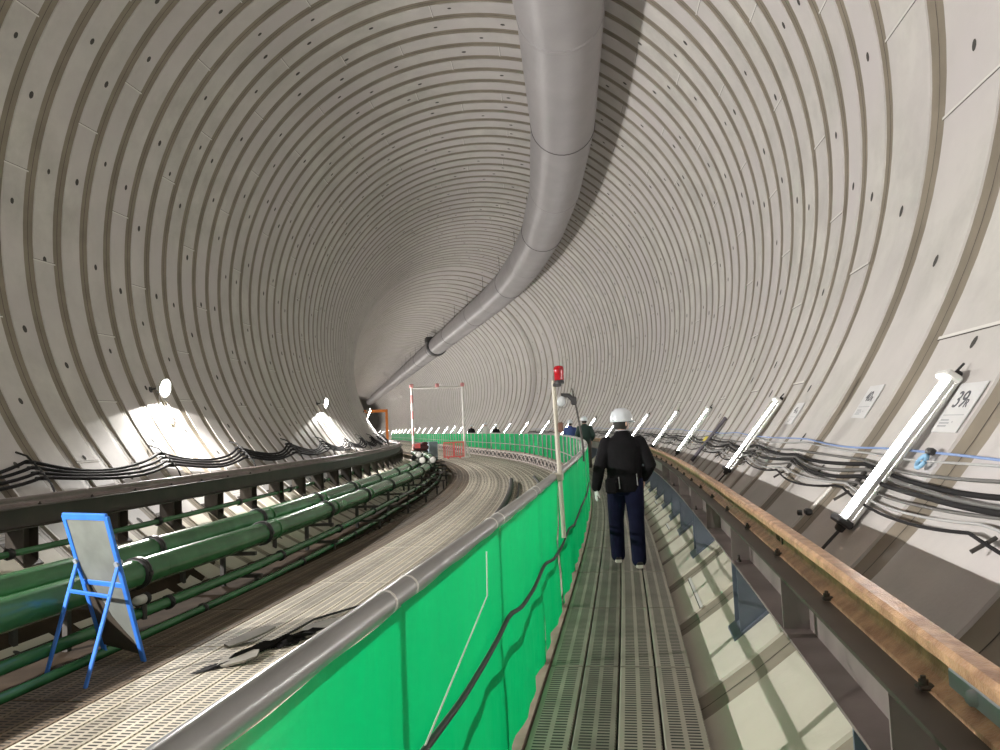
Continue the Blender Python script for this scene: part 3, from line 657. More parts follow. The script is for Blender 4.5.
# ------------------------------------------------------------------ tube lamps up the wall beside the walkway
TUBE_E = 42.0
MT['tube_glow'].node_tree.nodes['Principled BSDF'].inputs['Emission Strength'].default_value = TUBE_E
def tube_lamp(s_, label, full=True):
    z0, z1 = .76, 1.69
    R, T, U = frame(s_); ph0 = math.atan2(z0 - C_Z, wall_a(z0, 1) - C_A); ph1 = math.atan2(z1 - C_Z, wall_a(z1, 1) - C_A)
    def pt(f, off, ds=0.0):
        p = ph0 + (ph1 - ph0) * f; return WV(s_ + ds, C_A + (RHO - off) * math.cos(p), C_Z + (RHO - off) * math.sin(p))
    base = WV(s_, wall_a(z0, 1), z0); root = empty('tube_lamp', base)
    d = (pt(1, .04) - pt(0, .04)); L_ = d.length; d.normalize(); nin = (pt(.5, .2) - pt(.5, .04)).normalized(); mid = (pt(0, .03) + pt(1, .03)) / 2
    mb = MB(); mb.rbox(mid, d, T, nin, (L_ + .02, .11, .035), .012)
    for q in (-1, 1):      # wings added to keep tube light from grazing the wall
        e0, e1 = mid + T * (.050 * q) + nin * .012, mid + T * (.080 * q) + nin * .052; th = T * (.004 * q)
        V = [e0 - d * (L_ / 2), e1 - d * (L_ / 2), e1 + th - d * (L_ / 2), e0 + th - d * (L_ / 2), e0 + d * (L_ / 2), e1 + d * (L_ / 2), e1 + th + d * (L_ / 2), e0 + th + d * (L_ / 2)]
        mb.add(V, [(0, 3, 2, 1), (4, 5, 6, 7), (0, 1, 5, 4), (1, 2, 6, 5), (2, 3, 7, 6), (3, 0, 4, 7)])
    under(mb.build('housing', MT['lamp_white']), root)
    for q in (-1, 1):
        mb = MB(); mb.tube([mid + nin * .048 + T * (.027 * q) - d * (L_ / 2 - .045), mid + nin * .048 + T * (.027 * q) + d * (L_ / 2 - .045)], .0165, 10); under(mb.build('glowing_tube', MT['tube_glow']), root)
    for q in (-1, 1):  # caps made tall to block tube light along the wall
        mb = MB(); mb.rbox(mid + nin * .045 + d * (q * (L_ / 2 - .015)), d, T, nin, (.05, .185, .11), .012); under(mb.build('end_cap', MT['lamp_white' if q > 0 else 'lamp_dark']), root)
    mb = MB(); mb.tube([mid + nin * .02 - d * (L_ / 2), pt(-.35, .04)], .011, 6); mb.lathe(mid + nin * .03 - d * (L_ / 2 + .015), -d, [(.03, -.02), (.034, 0), (.03, .03), (.015, .04)], 10); under(mb.build('conduit', MT['lamp_dark']), root)
    mb = MB(); mb.rbox(mid + d * (L_ / 2 + .03) + nin * .01, d, T, nin, (.05, .03, .045), .008); mb.tube([mid + d * (L_ / 2 + .03) + nin * .03, mid + d * (L_ / 2 + .11) + nin * .02], .008, 6); under(mb.build('bracket', MT['lamp_dark']), root)
    tag(root, label, 'lamp', 'tube lamps up the wall beside the walkway')
t_st = [-20.9, -15.7, -10.5, -5.3, 0.0, 5.17, 10.42, 16.5, 20.8, 25.6, 30.8, 36.0, 41.2, 46.4, 51.6, 56.8, 62.0, 67.2, 72.4, 77.6, 82.8, 88, 95, 102, 109, 116, 123, 130, 137, 144, 151, 158, 165, 180, 195, 210]
for s_ in t_st:
    if s_ < 3: lab = 'slanting white tube lamp on the wall behind the camera position'
    elif s_ < 5.2: lab = 'slanting white tube lamp beside the large 39R sign'
    elif s_ < 31: lab = 'slanting white tube lamp, %s along the wall after the one by the 39R sign' % ordinal(t_st.index(s_) - 6)
    elif s_ < 80: lab = 'slanting white tube lamp seen over the far curving fence'
    else: lab = 'tube lamp on the wall of the far straight beyond the bend'
    tube_lamp(s_, lab)

# ------------------------------------------------------------------ floodlamps on the opposite wall
FLOOD_W = 800.0; WASH_W = 150.0
def flood(s_, label, cord=True):
    z = 2.58; a = wall_a(z, -1, .30); R, T, U = frame(s_); p = WV(s_, a, z)
    ax = (R * .99 - U * .14).normalized(); side = T; upv = side.cross(ax) * -1
    root = empty('flood_lamp', WV(s_, wall_a(z, -1), z))
    mb = MB(); mb.lathe(p, ax, [(.03, -.17), (.06, -.16), (.07, -.10), (.14, -.05), (.195, 0.0), (.200, .012), (.185, .012), (.13, -.04), (.05, -.08)], 20); under(mb.build('reflector', MT['lamp_white']), root)
    mb = MB(); mb.lathe(p, ax, [(.06, -.07), (.10, -.045), (.135, -.012), (.13, .02), (.09, .045), (.02, .055)], 16); under(mb.build('bulb', MT['lens_glow']), root)
    mb = MB(); mb.tube([WV(s_, wall_a(z - .02, -1, -.02), z - .02), p - ax * .13], .018, 8); mb.rbox(WV(s_, wall_a(z - .02, -1, .01), z - .02), T, U, R, (.10, .12, .03), .008); under(mb.build('wall_bracket', MT['lamp_dark']), root)
    if cord:
        pts = []
        for t in np.linspace(0, 1, 26):
            ang = t * 2 * PI * 1.15; zz = 2.26 + .26 * math.cos(ang) - .06 * t; ss = s_ + .12 + .17 * math.sin(ang) + .10 * t
            pts.append(WV(ss, wall_a(zz, -1, .05 + .02 * t), zz))
        mb = MB(); mb.tube(pts, .014, 6); under(mb.build('looped_cord', MT['pale_cable']), root)
    L = bpy.data.lights.new('flood_light', 'SPOT'); L.energy = FLOOD_W * (2.8 if 0 < s_ < 5 else 1.0); L.spot_size = math.radians(179); L.spot_blend = 0.5; L.shadow_soft_size = 0.035; L.color = (1.0, 0.965, 0.925)
    lo = bpy.data.objects.new('flood_light', L); COL.objects.link(lo); q = p + ax * .10
    lo.matrix_world = Matrix.Translation(q) @ ax.to_track_quat('-Z', 'Y').to_matrix().to_4x4()
    lo.parent = root; lo.matrix_parent_inverse = Matrix.Translation(-Vector(root.location))
    L = bpy.data.lights.new('added_wash_light', 'SPOT'); L.energy = WASH_W; L.spot_size = math.radians(161); L.spot_blend = 0.06; L.shadow_soft_size = 0.03; L.color = (1.0, 0.955, 0.89)  # second spot added under each reflector to brighten the wall below
    lo = bpy.data.objects.new('added_wash_light', L); COL.objects.link(lo); dn = (R * .25 - U * .97).normalized(); q = p + ax * .03 - U * .23
    lo.matrix_world = Matrix.Translation(q) @ dn.to_track_quat('-Z', 'Y').to_matrix().to_4x4(); lo.parent = root; lo.matrix_parent_inverse = Matrix.Translation(-Vector(root.location))
    tag(root, label, 'lamp', 'floodlamps along the wall above the dark beam')
f_st = [-20.9, -9.3, 2.3, 13.86, 25.46, 39.3, 51.5, 63, 75, 87, 100, 114, 128, 142, 157, 172, 190, 208]
for s_ in f_st:
    if s_ < 5: lab = 'floodlamp on the wall above the cables, behind the camera position'
    elif s_ < 15: lab = 'bright floodlamp with a looped pale cord hanging below it'
    elif s_ < 27: lab = 'bright floodlamp midway along the wall, no cord loop below it'
    elif s_ < 41: lab = 'small bright floodlamp where the inner wall turns out of sight'
    else: lab = 'floodlamp on the inner wall hidden round the bend'
    flood(s_, lab, cord=(10 < s_ < 15))

# ------------------------------------------------------------------ ring number signs
def ring_sign(s_, z, w, hgt, big, small, label, tsize):
    O, X, Y, Z = wall_frame(s_, z, 1, .012); root = empty('ring_number_sign', O)
    mb = MB(); mb.rbox(O, X, Y, Z, (w, hgt, .008), .002); under(mb.build('board', MT['sign_white']), root)
    mb = MB(); put_text(mb, big, tsize, O + Y * (hgt * .14) - X * (w * .07) + Z * .005, X, Y, Z); put_text(mb, small, tsize * .5, O + Y * (hgt * .06) + X * (w * .22) + Z * .005, X, Y, Z)
    under(mb.build('ring_number', MT['sign_ink']), root)
    mb = MB()
    for yy, x0, x1 in ((-.16, -.40, .40), (-.26, -.36, -.05), (-.32, -.36, .02), (-.38, -.36, -.02), (-.30, .12, .15)):
        mb.box(O + X * (w * (x0 + x1) / 2) + Y * (hgt * yy) + Z * .0048, X, Y, Z, (w * (x1 - x0), hgt * (.012 if yy > -.2 else .028), .0012))
    under(mb.build('ruled_lines', MT['sign_grey']), root)
    tag(root, label, 'sign', 'ring number signs on the lamp-lit wall')
ring_sign(4.925, 1.525, .36, .36, '39', 'R', 'large white sign reading 39R beside the slanting tube lamp', .17)
ring_sign(6.80, 1.605, .36, .33, '40', 'R', 'white sign reading 40 standing alone on the wall', .14)
ring_sign(9.27, 1.53, .34, .30, '41', 'R', 'small white sign reading 41 just short of the second tube lamp', .12)

# ------------------------------------------------------------------ ventilation duct under the crown
DA, DZ, DR = -0.735, 9.863, 0.895
root = empty('ventilation_duct', W(20.5, DA, DZ).tolist())
kn = [-14.2 + 5.75 * i for i in range(40)]
kn = [k for k in kn if k < S_FAR - 3]
mb = MB()
for i in range(len(kn) - 1):
    p0, p1 = WV(kn[i], DA, DZ), WV(kn[i + 1], DA, DZ); nn = 8 if kn[i] < 60 else 3; pts = []; rr = []
    for q in range(nn + 1):
        t = q / nn; pts.append(p0.lerp(p1, t)); rr.append(DR * (1 - .010 * (abs(2 * t - 1) ** 10)))
    mb.tube(pts, rr, 40 if kn[i] < 60 else 20, caps=False)
under(mb.build('duct_skin', MT['duct']), root)
for i in range(1, len(kn) - 1):
    if kn[i] > 110: break
    d = (WV(kn[i + 1], DA, DZ) - WV(kn[i - 1], DA, DZ)).normalized(); p = WV(kn[i], DA, DZ)
    mb = MB(); big = i % 2 == 0; e = 1.010 if big else 1.005; w_ = .016 if big else .05
    mb.lathe(p, d, [(DR * .98, -w_ * 1.4), (DR * e, -w_), (DR * e, w_), (DR * .98, w_ * 1.4)], 40); under(mb.build('joint_band', MT['duct_joint' if big else 'duct']), root)
    for q in (-.6, .6):
        a2 = DA + q; mb = MB(); zc = C_Z + math.sqrt(RHO ** 2 - (a2 - C_A) ** 2)
        mb.tube([WV(kn[i], a2, DZ + .6), WV(kn[i], a2, zc + .01)], .012, 6); under(mb.build('hanger_wire', MT['support']), root)
mb = MB(); R, T, U = frame(75.5); mb.lathe(WV(75.5, DA, DZ), T, [(DR * 1.0, -.6), (DR * 1.14, -.5), (DR * 1.14, .5), (DR * 1.0, .6)], 24); mb.rbox(WV(75.5, DA - .7, DZ + .6), R, T, U, (.9, 1.1, .6), .08); under(mb.build('damper_box', MT['lamp_dark']), root)
tag(root, 'huge round grey ventilation duct hung under the crown of the tunnel', 'duct')

# ------------------------------------------------------------------ blue folding A-frame sign at the deck edge
def aframe():
    root = empty('folding_sign', W(6.2, -4.85, DECK_Z).tolist())
    BR, BL, TR, TL = WV(6.40, -4.57, DECK_Z), WV(6.64, -5.15, DECK_Z), WV(5.90, -4.57, .885), WV(6.10, -5.15, .885)
    def bar(mb, p, q, w=.045, t=.028):
        d = (q - p); L_ = d.length; d.normalize(); n = (TR - TL).cross(TR - BR).normalized(); x = d.cross(n).normalized(); mb.rbox((p + q) / 2, x, n, d, (w * 1.3, t, L_ + w * .4), .006)
    mb = MB(); bar(mb, BR, TR); bar(mb, BL, TL); bar(mb, TL, TR, .05); fr = under(mb.build('panel_frame', MT['blue_paint']), root)
    f = .46; lo = .20
    pr, pl = TR.lerp(BR, f), TL.lerp(BL, f); mb = MB(); bar(mb, pl, pr, .04); under(mb.build('cross_bar', MT['blue_paint']), root)
    # grey panel, lower corner torn away in a curve
    n = (TR - TL).cross(TR - BR).normalized(); mb = MB()
    def P_(u, v): return TL.lerp(TR, u).lerp(BL.lerp(BR, u), v)
    out = [(0.03, .02), (.97, .02), (.97, .90), (.86, .84), (.70, .78), (.52, .70), (.36, .58), (.22, .48), (.03, .46)]
    V = [P_(u, v) + n * .006 for u, v in out] + [P_(u, v) - n * .006 for u, v in out]; N = len(out)
    mb.add(V, [tuple(range(N)), tuple(range(2 * N - 1, N - 1, -1))] + [(i, N + i, N + (i + 1) % N, (i + 1) % N) for i in range(N)]); under(mb.build('panel', MT['board_grey']), root)
    mb = MB(); out = [(.05, .47), (.22, .49), (.36, .59), (.52, .71), (.70, .79), (.86, .85), (.96, .91), (.96, .95), (.05, .93)]; N = len(out)
    V = [P_(u, v) + n * .004 for u, v in out] + [P_(u, v) - n * .004 for u, v in out]
    mb.add(V, [tuple(range(N)), tuple(range(2 * N - 1, N - 1, -1))] + [(i, N + i, N + (i + 1) % N, (i + 1) % N) for i in range(N)]); under(mb.build('lower_panel', MT['beam_dark']), root)
    FR, FL = WV(5.68, -4.61, DECK_Z), WV(6.04, -5.28, DECK_Z)
    jr, jl = TR.lerp(BR, .31), TL.lerp(BL, .31)
    for a_, b_ in ((jr, FR), (jl, FL)):
        mb = MB(); bar(mb, a_, b_, .036, .026); under(mb.build('leg', MT['blue_paint']), root)
        mb = MB(); mb.lathe(a_, n, [(.028, -.03), (.028, .03)], 10); under(mb.build('hinge', MT['plate']), root)
    mb = MB(); bar(mb, jr.lerp(FR, .28), jl.lerp(FL, .28), .03, .02); under(mb.build('leg_brace', MT['blue_paint']), root)
    mb = MB(); mb.tube([P_(.08, .46), P_(.35, .60), P_(.5, .7)], .007, 6); under(mb.build('strap', MT['lamp_dark']), root)
    tag(root, 'blue folding sign frame with grey panel standing beside the green pipes', 'sign')
aframe()

# ------------------------------------------------------------------ broken boards and black sheeting on the track deck
def slab(name, s_, a, ds, da, rot, tilt, mm, label, cat, group=None, t=.018, z=DECK_Z):
    R, T, U = frame(s_); x = R * math.cos(rot) + T * math.sin(rot); y = U.cross(x); x2 = (x * math.cos(tilt) + U * math.sin(tilt)); n = x2.cross(y)
    mb = MB(); h_ = abs(math.sin(tilt)) * da / 2
    q = [(-1, -.8), (-.4, -1), (.5, -.85), (1, -.5), (.9, .6), (.3, 1), (-.5, .85), (-1, .4)]
    O = WV(s_, a, z + h_ + t / 2 + .004); V = [O + x2 * (u * da / 2) + y * (v * ds / 2) + n * (k * t / 2) for k in (-1, 1) for u, v in q]; N = 8
    mb.add(V, [tuple(range(N - 1, -1, -1)), tuple(range(N, 2 * N))] + [(i, (i + 1) % N, N + (i + 1) % N, N + i) for i in range(N)])
    return tag(mb.build(name, mm), label, cat, group)
slab('broken_board', 6.42, -3.62, .38, .34, .3, .12, MT['broken_board'], 'dusty broken board lying flat beside the black sheeting on the track', 'board', 'broken boards on the track')
slab('broken_board', 7.05, -3.85, .22, .50, .9, .16, MT['broken_board'], 'narrow broken board propped past the black sheeting', 'board', 'broken boards on the track')
slab('broken_board', 7.45, -3.15, .70, .62, .15, .10, MT['broken_board'], 'broad broken board reaching under the handrail from the black sheeting', 'board', 'broken boards on the track')
mb = MB(); random.seed(5); n = 13; V = []
for j in range(n + 1):
    for i in range(n + 1):
        u, v = i / n * 2 - 1, j / n * 2 - 1; ang = math.atan2(v, u); rr = max(abs(u), abs(v))
        edge = .62 + .30 * math.sin(2 * ang + .6) + .16 * math.sin(5 * ang) + random.uniform(-.14, .14)
        hgt = 0.004 + (random.uniform(.0, .10) * (1 - rr) ** .6 if rr < .95 else 0)
        V.append(W(6.95 + v * .62 * edge + u * .30, -3.42 + u * .36 * edge + v * .10, DECK_Z + .006 + hgt).tolist())
F = []
for j in range(n):
    for i in range(n):
        q = (j * (n + 1) + i, j * (n + 1) + i + 1, (j + 1) * (n + 1) + i + 1, (j + 1) * (n + 1) + i); F += [(q[0], q[1], q[2]), (q[0], q[2], q[3])]
mb.add(V, F, 0, False)
o = mb.build('plastic_sheet', MT['plastic_black']); tag(o, 'crumpled black plastic sheeting lying on the track deck', 'sheeting')
mb = MB(); mb.tube(path(lambda s: float(np.interp(s, [6.3, 7, 7.8, 8.6, 9.2], [-3.7, -3.55, -3.5, -3.1, -2.75])), DECK_Z + .02, srange(6.3, 9.2, .1)), .013, 6); tag(mb.build('thin_cable', MT['black_rub']), 'thin black cable trailing from the crumpled sheeting', 'cable')
# black hoses lying in the curve of the track
for a, s0, s1, r, lab in ((-2.70, 16.2, 27.5, .075, 'thick black hose lying along the bend of the track deck'), (-2.45, 17.0, 26, .03, 'thin black hose next to the thick one on the track deck'), (-1.75, 21.5, 29, .05, 'black hose on the track deck close to the lattice truss')):
    mb = MB(); ss = srange(s0, s1, .3); mb.tube([tuple(p) for p in W(ss, a - .05 * np.sin((ss - s0) * .25), DECK_Z + r * .9)], r, 10); tag(mb.build('black_hose', MT['black_rub']), lab, 'hose', 'hoses on the track deck')

# ------------------------------------------------------------------ beacon pole and clamp-lamp pole on the fence
s_ = 6.26; R, T, U = frame(s_); root = empty('beacon_pole', W(s_, FA + .05, 0).tolist())
top = 1.90
mb = MB(); mb.tube([WV(s_, FA + .065, .58), WV(s_ + .05, FA + .035, top)], .019, 10); mb.rbox(WV(s_, FA + .03, FZ), R, T, U, (.11, .06, .07), .012); under(mb.build('pole', MT['pole']), root)
mb = MB(); mb.rbox(WV(s_ + .04, FA + .065, top - .04), R, T, U, (.07, .05, .03), .006); mb.lathe(WV(s_ + .04, FA + .085, top - .03), U, [(.042, 0), (.042, .025), (.036, .03)], 14); under(mb.build('bracket', MT['lamp_dark']), root)
mb = MB(); mb.lathe(WV(s_ + .04, FA + .085, top + .0), U, [(.038, 0), (.042, .01), (.041, .055), (.044, .06), (.043, .10), (.036, .118), (.015, .124)], 16); under(mb.build('beacon', MT['red_lens']), root)
mb = MB(); mb.rbox(WV(s_ + .03, FA + .08, 1.50), R, T, U, (.045, .05, .085), .010); under(mb.build('switch_box', MT['brown_box']), root)
tag(root, 'cream pole with a red beacon on top, clamped to the fence', 'beacon')
s_ = 10.7; R, T, U = frame(s_); root = empty('lamp_pole', W(s_, FA + .05, 0).tolist())
cu = [(FA + .05, .98), (FA + .05, 1.15), (FA + .03, 1.4), (FA - .02, 1.75), (FA - .07, 2.03)]
mb = MB(); mb.tube([WV(s_, a, z) for a, z in cu], [.016, .016, .015, .013, .009], 8); under(mb.build('pole', MT['support']), root)
mb = MB(); mb.tube([WV(s_, FA - .04, 1.84), WV(s_, FA - .12, 1.93), WV(s_, FA - .23, 1.94)], [.035, .035, .03], 8); mb.rbox(WV(s_, FA - .05, 1.85), R, T, U, (.08, .06, .12), .015); under(mb.build('clamp_arm', MT['lamp_dark']), root)
mb = MB(); mb.lathe(WV(s_, FA - .21, 1.92), -U - R * .3, [(.03, 0), (.055, .03), (.068, .09), (.05, .13), (.015, .15)], 14); under(mb.build('lamp_bulb', MT['glass']), root)
mb = MB(); mb.tube([WV(s_, FA - .21 + .075 * math.cos(t), 1.84 + .085 * math.sin(t)) for t in np.linspace(0, 2 * PI, 15)], .006, 5, caps=False); under(mb.build('wire_guard', MT['galv']), root)
tag(root, 'thin dark pole leaning from the fence with an unlit clamp lamp', 'lamp')

# ------------------------------------------------------------------ far end of the bend: height gate, barriers, cabinet, machine, orange frame
s_ = 52.0; R, T, U = frame(s_); root = empty('height_gate', W(s_, -4.2, DECK_Z).tolist()); zt = 4.45
for a in (-5.95, -2.45):
    mb = MB(); nseg = 9
    for q in range(nseg):
        z0 = DECK_Z + (zt - DECK_Z) * q / nseg; z1 = DECK_Z + (zt - DECK_Z) * (q + 1) / nseg
        mb.tube([WV(s_, a, z0), WV(s_, a, z1)], .085, 12, mi=1 if (a < -4 and q % 2 == 1) else 0)
    mb.rbox(WV(s_, a, DECK_Z + .03), R, T, U, (.5, .5, .06), .02); under(mb.build('post', [MT['gate_white'], MT['gate_red']]), root)
mb = MB(); mb.tube([WV(s_, -5.95, zt - .08), WV(s_, -2.45, zt - .08)], .075, 12); under(mb.build('crossbar', MT['gate_white']), root)
for a in (-5.95, -4.2, -2.45):
    mb = MB(); mb.rbox(WV(s_ - .05, a, zt + .06), R, T, U, (.26, .18, .26), .04); under(mb.build('marker_lamp', MT['gate_red']), root)
for a, sg in ((-2.45, 1),):
    mb = MB(); mb.tube([WV(s_, a, .8), WV(s_, a + .35, DECK_Z + .03)], .05, 8); under(mb.build('brace', MT['gate_white']), root)
tag(root, 'tall white goalpost gate with red markers spanning the track', 'gate')
for k, (a0, lab) in enumerate(((-3.95, 'red slatted barrier beside the white gate post, next to the fence'), (-5.75, 'red slatted barrier half hidden behind the pipe ends'))):
    w = 1.36 if k == 0 else 1.2; root = empty('safety_barrier', W(51.6, a0, DECK_Z).tolist()); R, T, U = frame(51.6)
    mb = MB(); z0, z1 = DECK_Z + .12, .58
    for z in (z0, z1): mb.rbox(WV(51.6, a0 + w / 2, z), R, T, U, (w, .05, .09), .015)
    for q in (0, .5, 1): mb.rbox(WV(51.6, a0 + w * q, (z0 + z1) / 2), R, T, U, (.07, .05, z1 - z0 + .09), .015)
    under(mb.build('barrier_frame', MT['pinkred']), root)
    for q in range(10):
        mb = MB(); mb.rbox(WV(51.6, a0 + w * (q + .7) / 10.4, (z0 + z1) / 2), R, T, U, (.045, .025, z1 - z0), .006); under(mb.build('slat', MT['pinkred']), root)
    for q in (.2, .8):
        mb = MB(); mb.rbox(WV(51.6, a0 + w * q, DECK_Z + .035), R, T, U, (.10, .5, .07), .02); under(mb.build('foot', MT['pinkred']), root)
    tag(root, lab, 'barrier', 'red barriers at the gate')
root = empty('metal_cabinet', W(51.3, -4.75, DECK_Z).tolist()); R, T, U = frame(51.3)
mb = MB(); mb.rbox(WV(51.3, -4.75, DECK_Z + .58), R, T, U, (.62, .5, 1.16), .03); under(mb.build('body', MT['cab_grey']), root)
mb = MB(); mb.rbox(WV(51.03, -4.75, DECK_Z + .60), R, T, U, (.54, .02, 1.0), .008); under(mb.build('door', MT['cab_grey']), root)
mb = MB(); mb.rbox(WV(51.3, -4.75, DECK_Z + 1.18), R, T, U, (.68, .56, .05), .02); under(mb.build('lid', MT['cab_grey']), root)
tag(root, 'blue-grey metal cabinet between the red barriers', 'cabinet')
s_ = 49.5; root = empty('trolley', W(s_, -5.3, DECK_Z).tolist()); R, T, U = frame(s_)
mb = MB(); mb.rbox(WV(s_, -5.75, .40), R, T, U, (.95, .9, .40), .12); mb.rbox(WV(s_, -5.5, .64), R, T, U, (.42, .6, .2), .08); under(mb.build('hood', MT['darkred']), root)
mb = MB(); mb.rbox(WV(s_, -5.8, .05), R, T, U, (1.0, .8, .32), .06); under(mb.build('chassis', MT['lamp_dark']), root)
for a in (-6.15, -5.5):
    mb = MB(); mb.lathe(WV(s_ - .42, a, DECK_Z + .25), T, [(.25, 0), (.25, .14), (.1, .16)], 16); under(mb.build('wheel', MT['black_rub']), root)
mb = MB(); mb.rbox(WV(s_ - .46, -6.0, .50), R, T, U, (.38, .04, .26), .01); under(mb.build('red_plate', MT['pinkred']), root)
tag(root, 'dark red wheeled machine parked at the gate behind the pipe ends', 'machine')
s_ = 150.0; R, T, U = frame(s_); root = empty('orange_frame', W(s_, -3, 0).tolist())
for a in (-6.6, -.55):
    mb = MB(); mb.rbox(WV(s_, a, 2.6), R, T, U, (.5, .5, 6.3), .05); under(mb.build('post', MT['orange']), root)
mb = MB(); mb.rbox(WV(s_, -3.6, 5.6), R, T, U, (6.6, .5, .55), .05); under(mb.build('crossbeam', MT['orange']), root)
tag(root, 'orange steel portal far down the straight beyond the bend', 'frame')

# ------------------------------------------------------------------ people
def voxel(mb, name, size, smooth=4):
    me = bpy.data.meshes.new(name); me.from_pydata(mb.v, [], mb.f); me.update()
    o = bpy.data.objects.new(name, me); COL.objects.link(o)
    r = o.modifiers.new('r', 'REMESH'); r.mode = 'VOXEL'; r.voxel_size = size; r.use_smooth_shade = True
    sm = o.modifiers.new('s', 'SMOOTH'); sm.factor = .5; sm.iterations = smooth
    bpy.context.view_layer.update(); dg = bpy.context.evaluated_depsgraph_get()
    out = bpy.data.meshes.new_from_object(o.evaluated_get(dg)); bpy.data.objects.remove(o); bpy.data.meshes.remove(me); out.name = name
    return out
def blob(mb, c, r, n=12):
    c = Vector(c); pr = [(max(1e-3, math.sin(PI * i / n)), -math.cos(PI * i / n)) for i in range(n + 1)]; vs = []
    for x, z in pr:
        for j in range(16): t = 2 * PI * j / 16; vs.append((c.x + r[0] * x * math.cos(t), c.y + r[1] * x * math.sin(t), c.z + r[2] * z))
    fs = [(i * 16 + j, i * 16 + (j + 1) % 16, (i + 1) * 16 + (j + 1) % 16, (i + 1) * 16 + j) for i in range(n) for j in range(16)] + [tuple(range(15, -1, -1)), tuple(range(n * 16, n * 16 + 16))]
    mb.add(vs, fs)
def limb(mb, pts, rs, n=14):
    mb.tube(pts, rs, n, up=(0, 1, .01)); blob(mb, pts[0], [rs[0] if not isinstance(rs[0], tuple) else min(rs[0])] * 3); blob(mb, pts[-1], [rs[-1] if not isinstance(rs[-1], tuple) else min(rs[-1])] * 3)
def hand(mb, wrist, d, palm_n, thumb_side, curl=.5, sc=1.0):
    d = Vector(d).normalized(); n = Vector(palm_n); n = (n - d * n.dot(d)).normalized(); x = d.cross(n); wrist = Vector(wrist)
    mb.tube([wrist, wrist + d * .03, wrist + d * .065, wrist + d * .09], [(.016, .022), (.017, .034), (.016, .040), (.013, .040)], 12, up=n)
    for k, (off, L_) in enumerate(((-.030, .066), (-.010, .076), (.011, .071), (.031, .055))):
        p = wrist + d * .084 + x * off; pts = [p - d * .02]; ang = 0
        for j, f in enumerate((.45, .32, .23)):
            dd = d * math.cos(ang) + n * math.sin(ang); pts.append(pts[-1] + dd * (L_ * f + (.02 if j == 0 else 0))); ang += curl * (.7 + .15 * k)
        mb.tube(pts, [.0095, .009, .0085, .007], 8)
    p = wrist + d * .03 + x * (.032 * thumb_side); mb.tube([p, p + d * .025 + x * (.02 * thumb_side) + n * .008, p + d * .055 + x * (.026 * thumb_side) + n * .02, p + d * .078 + x * (.022 * thumb_side) + n * .03], [.013, .0115, .010, .008], 8)
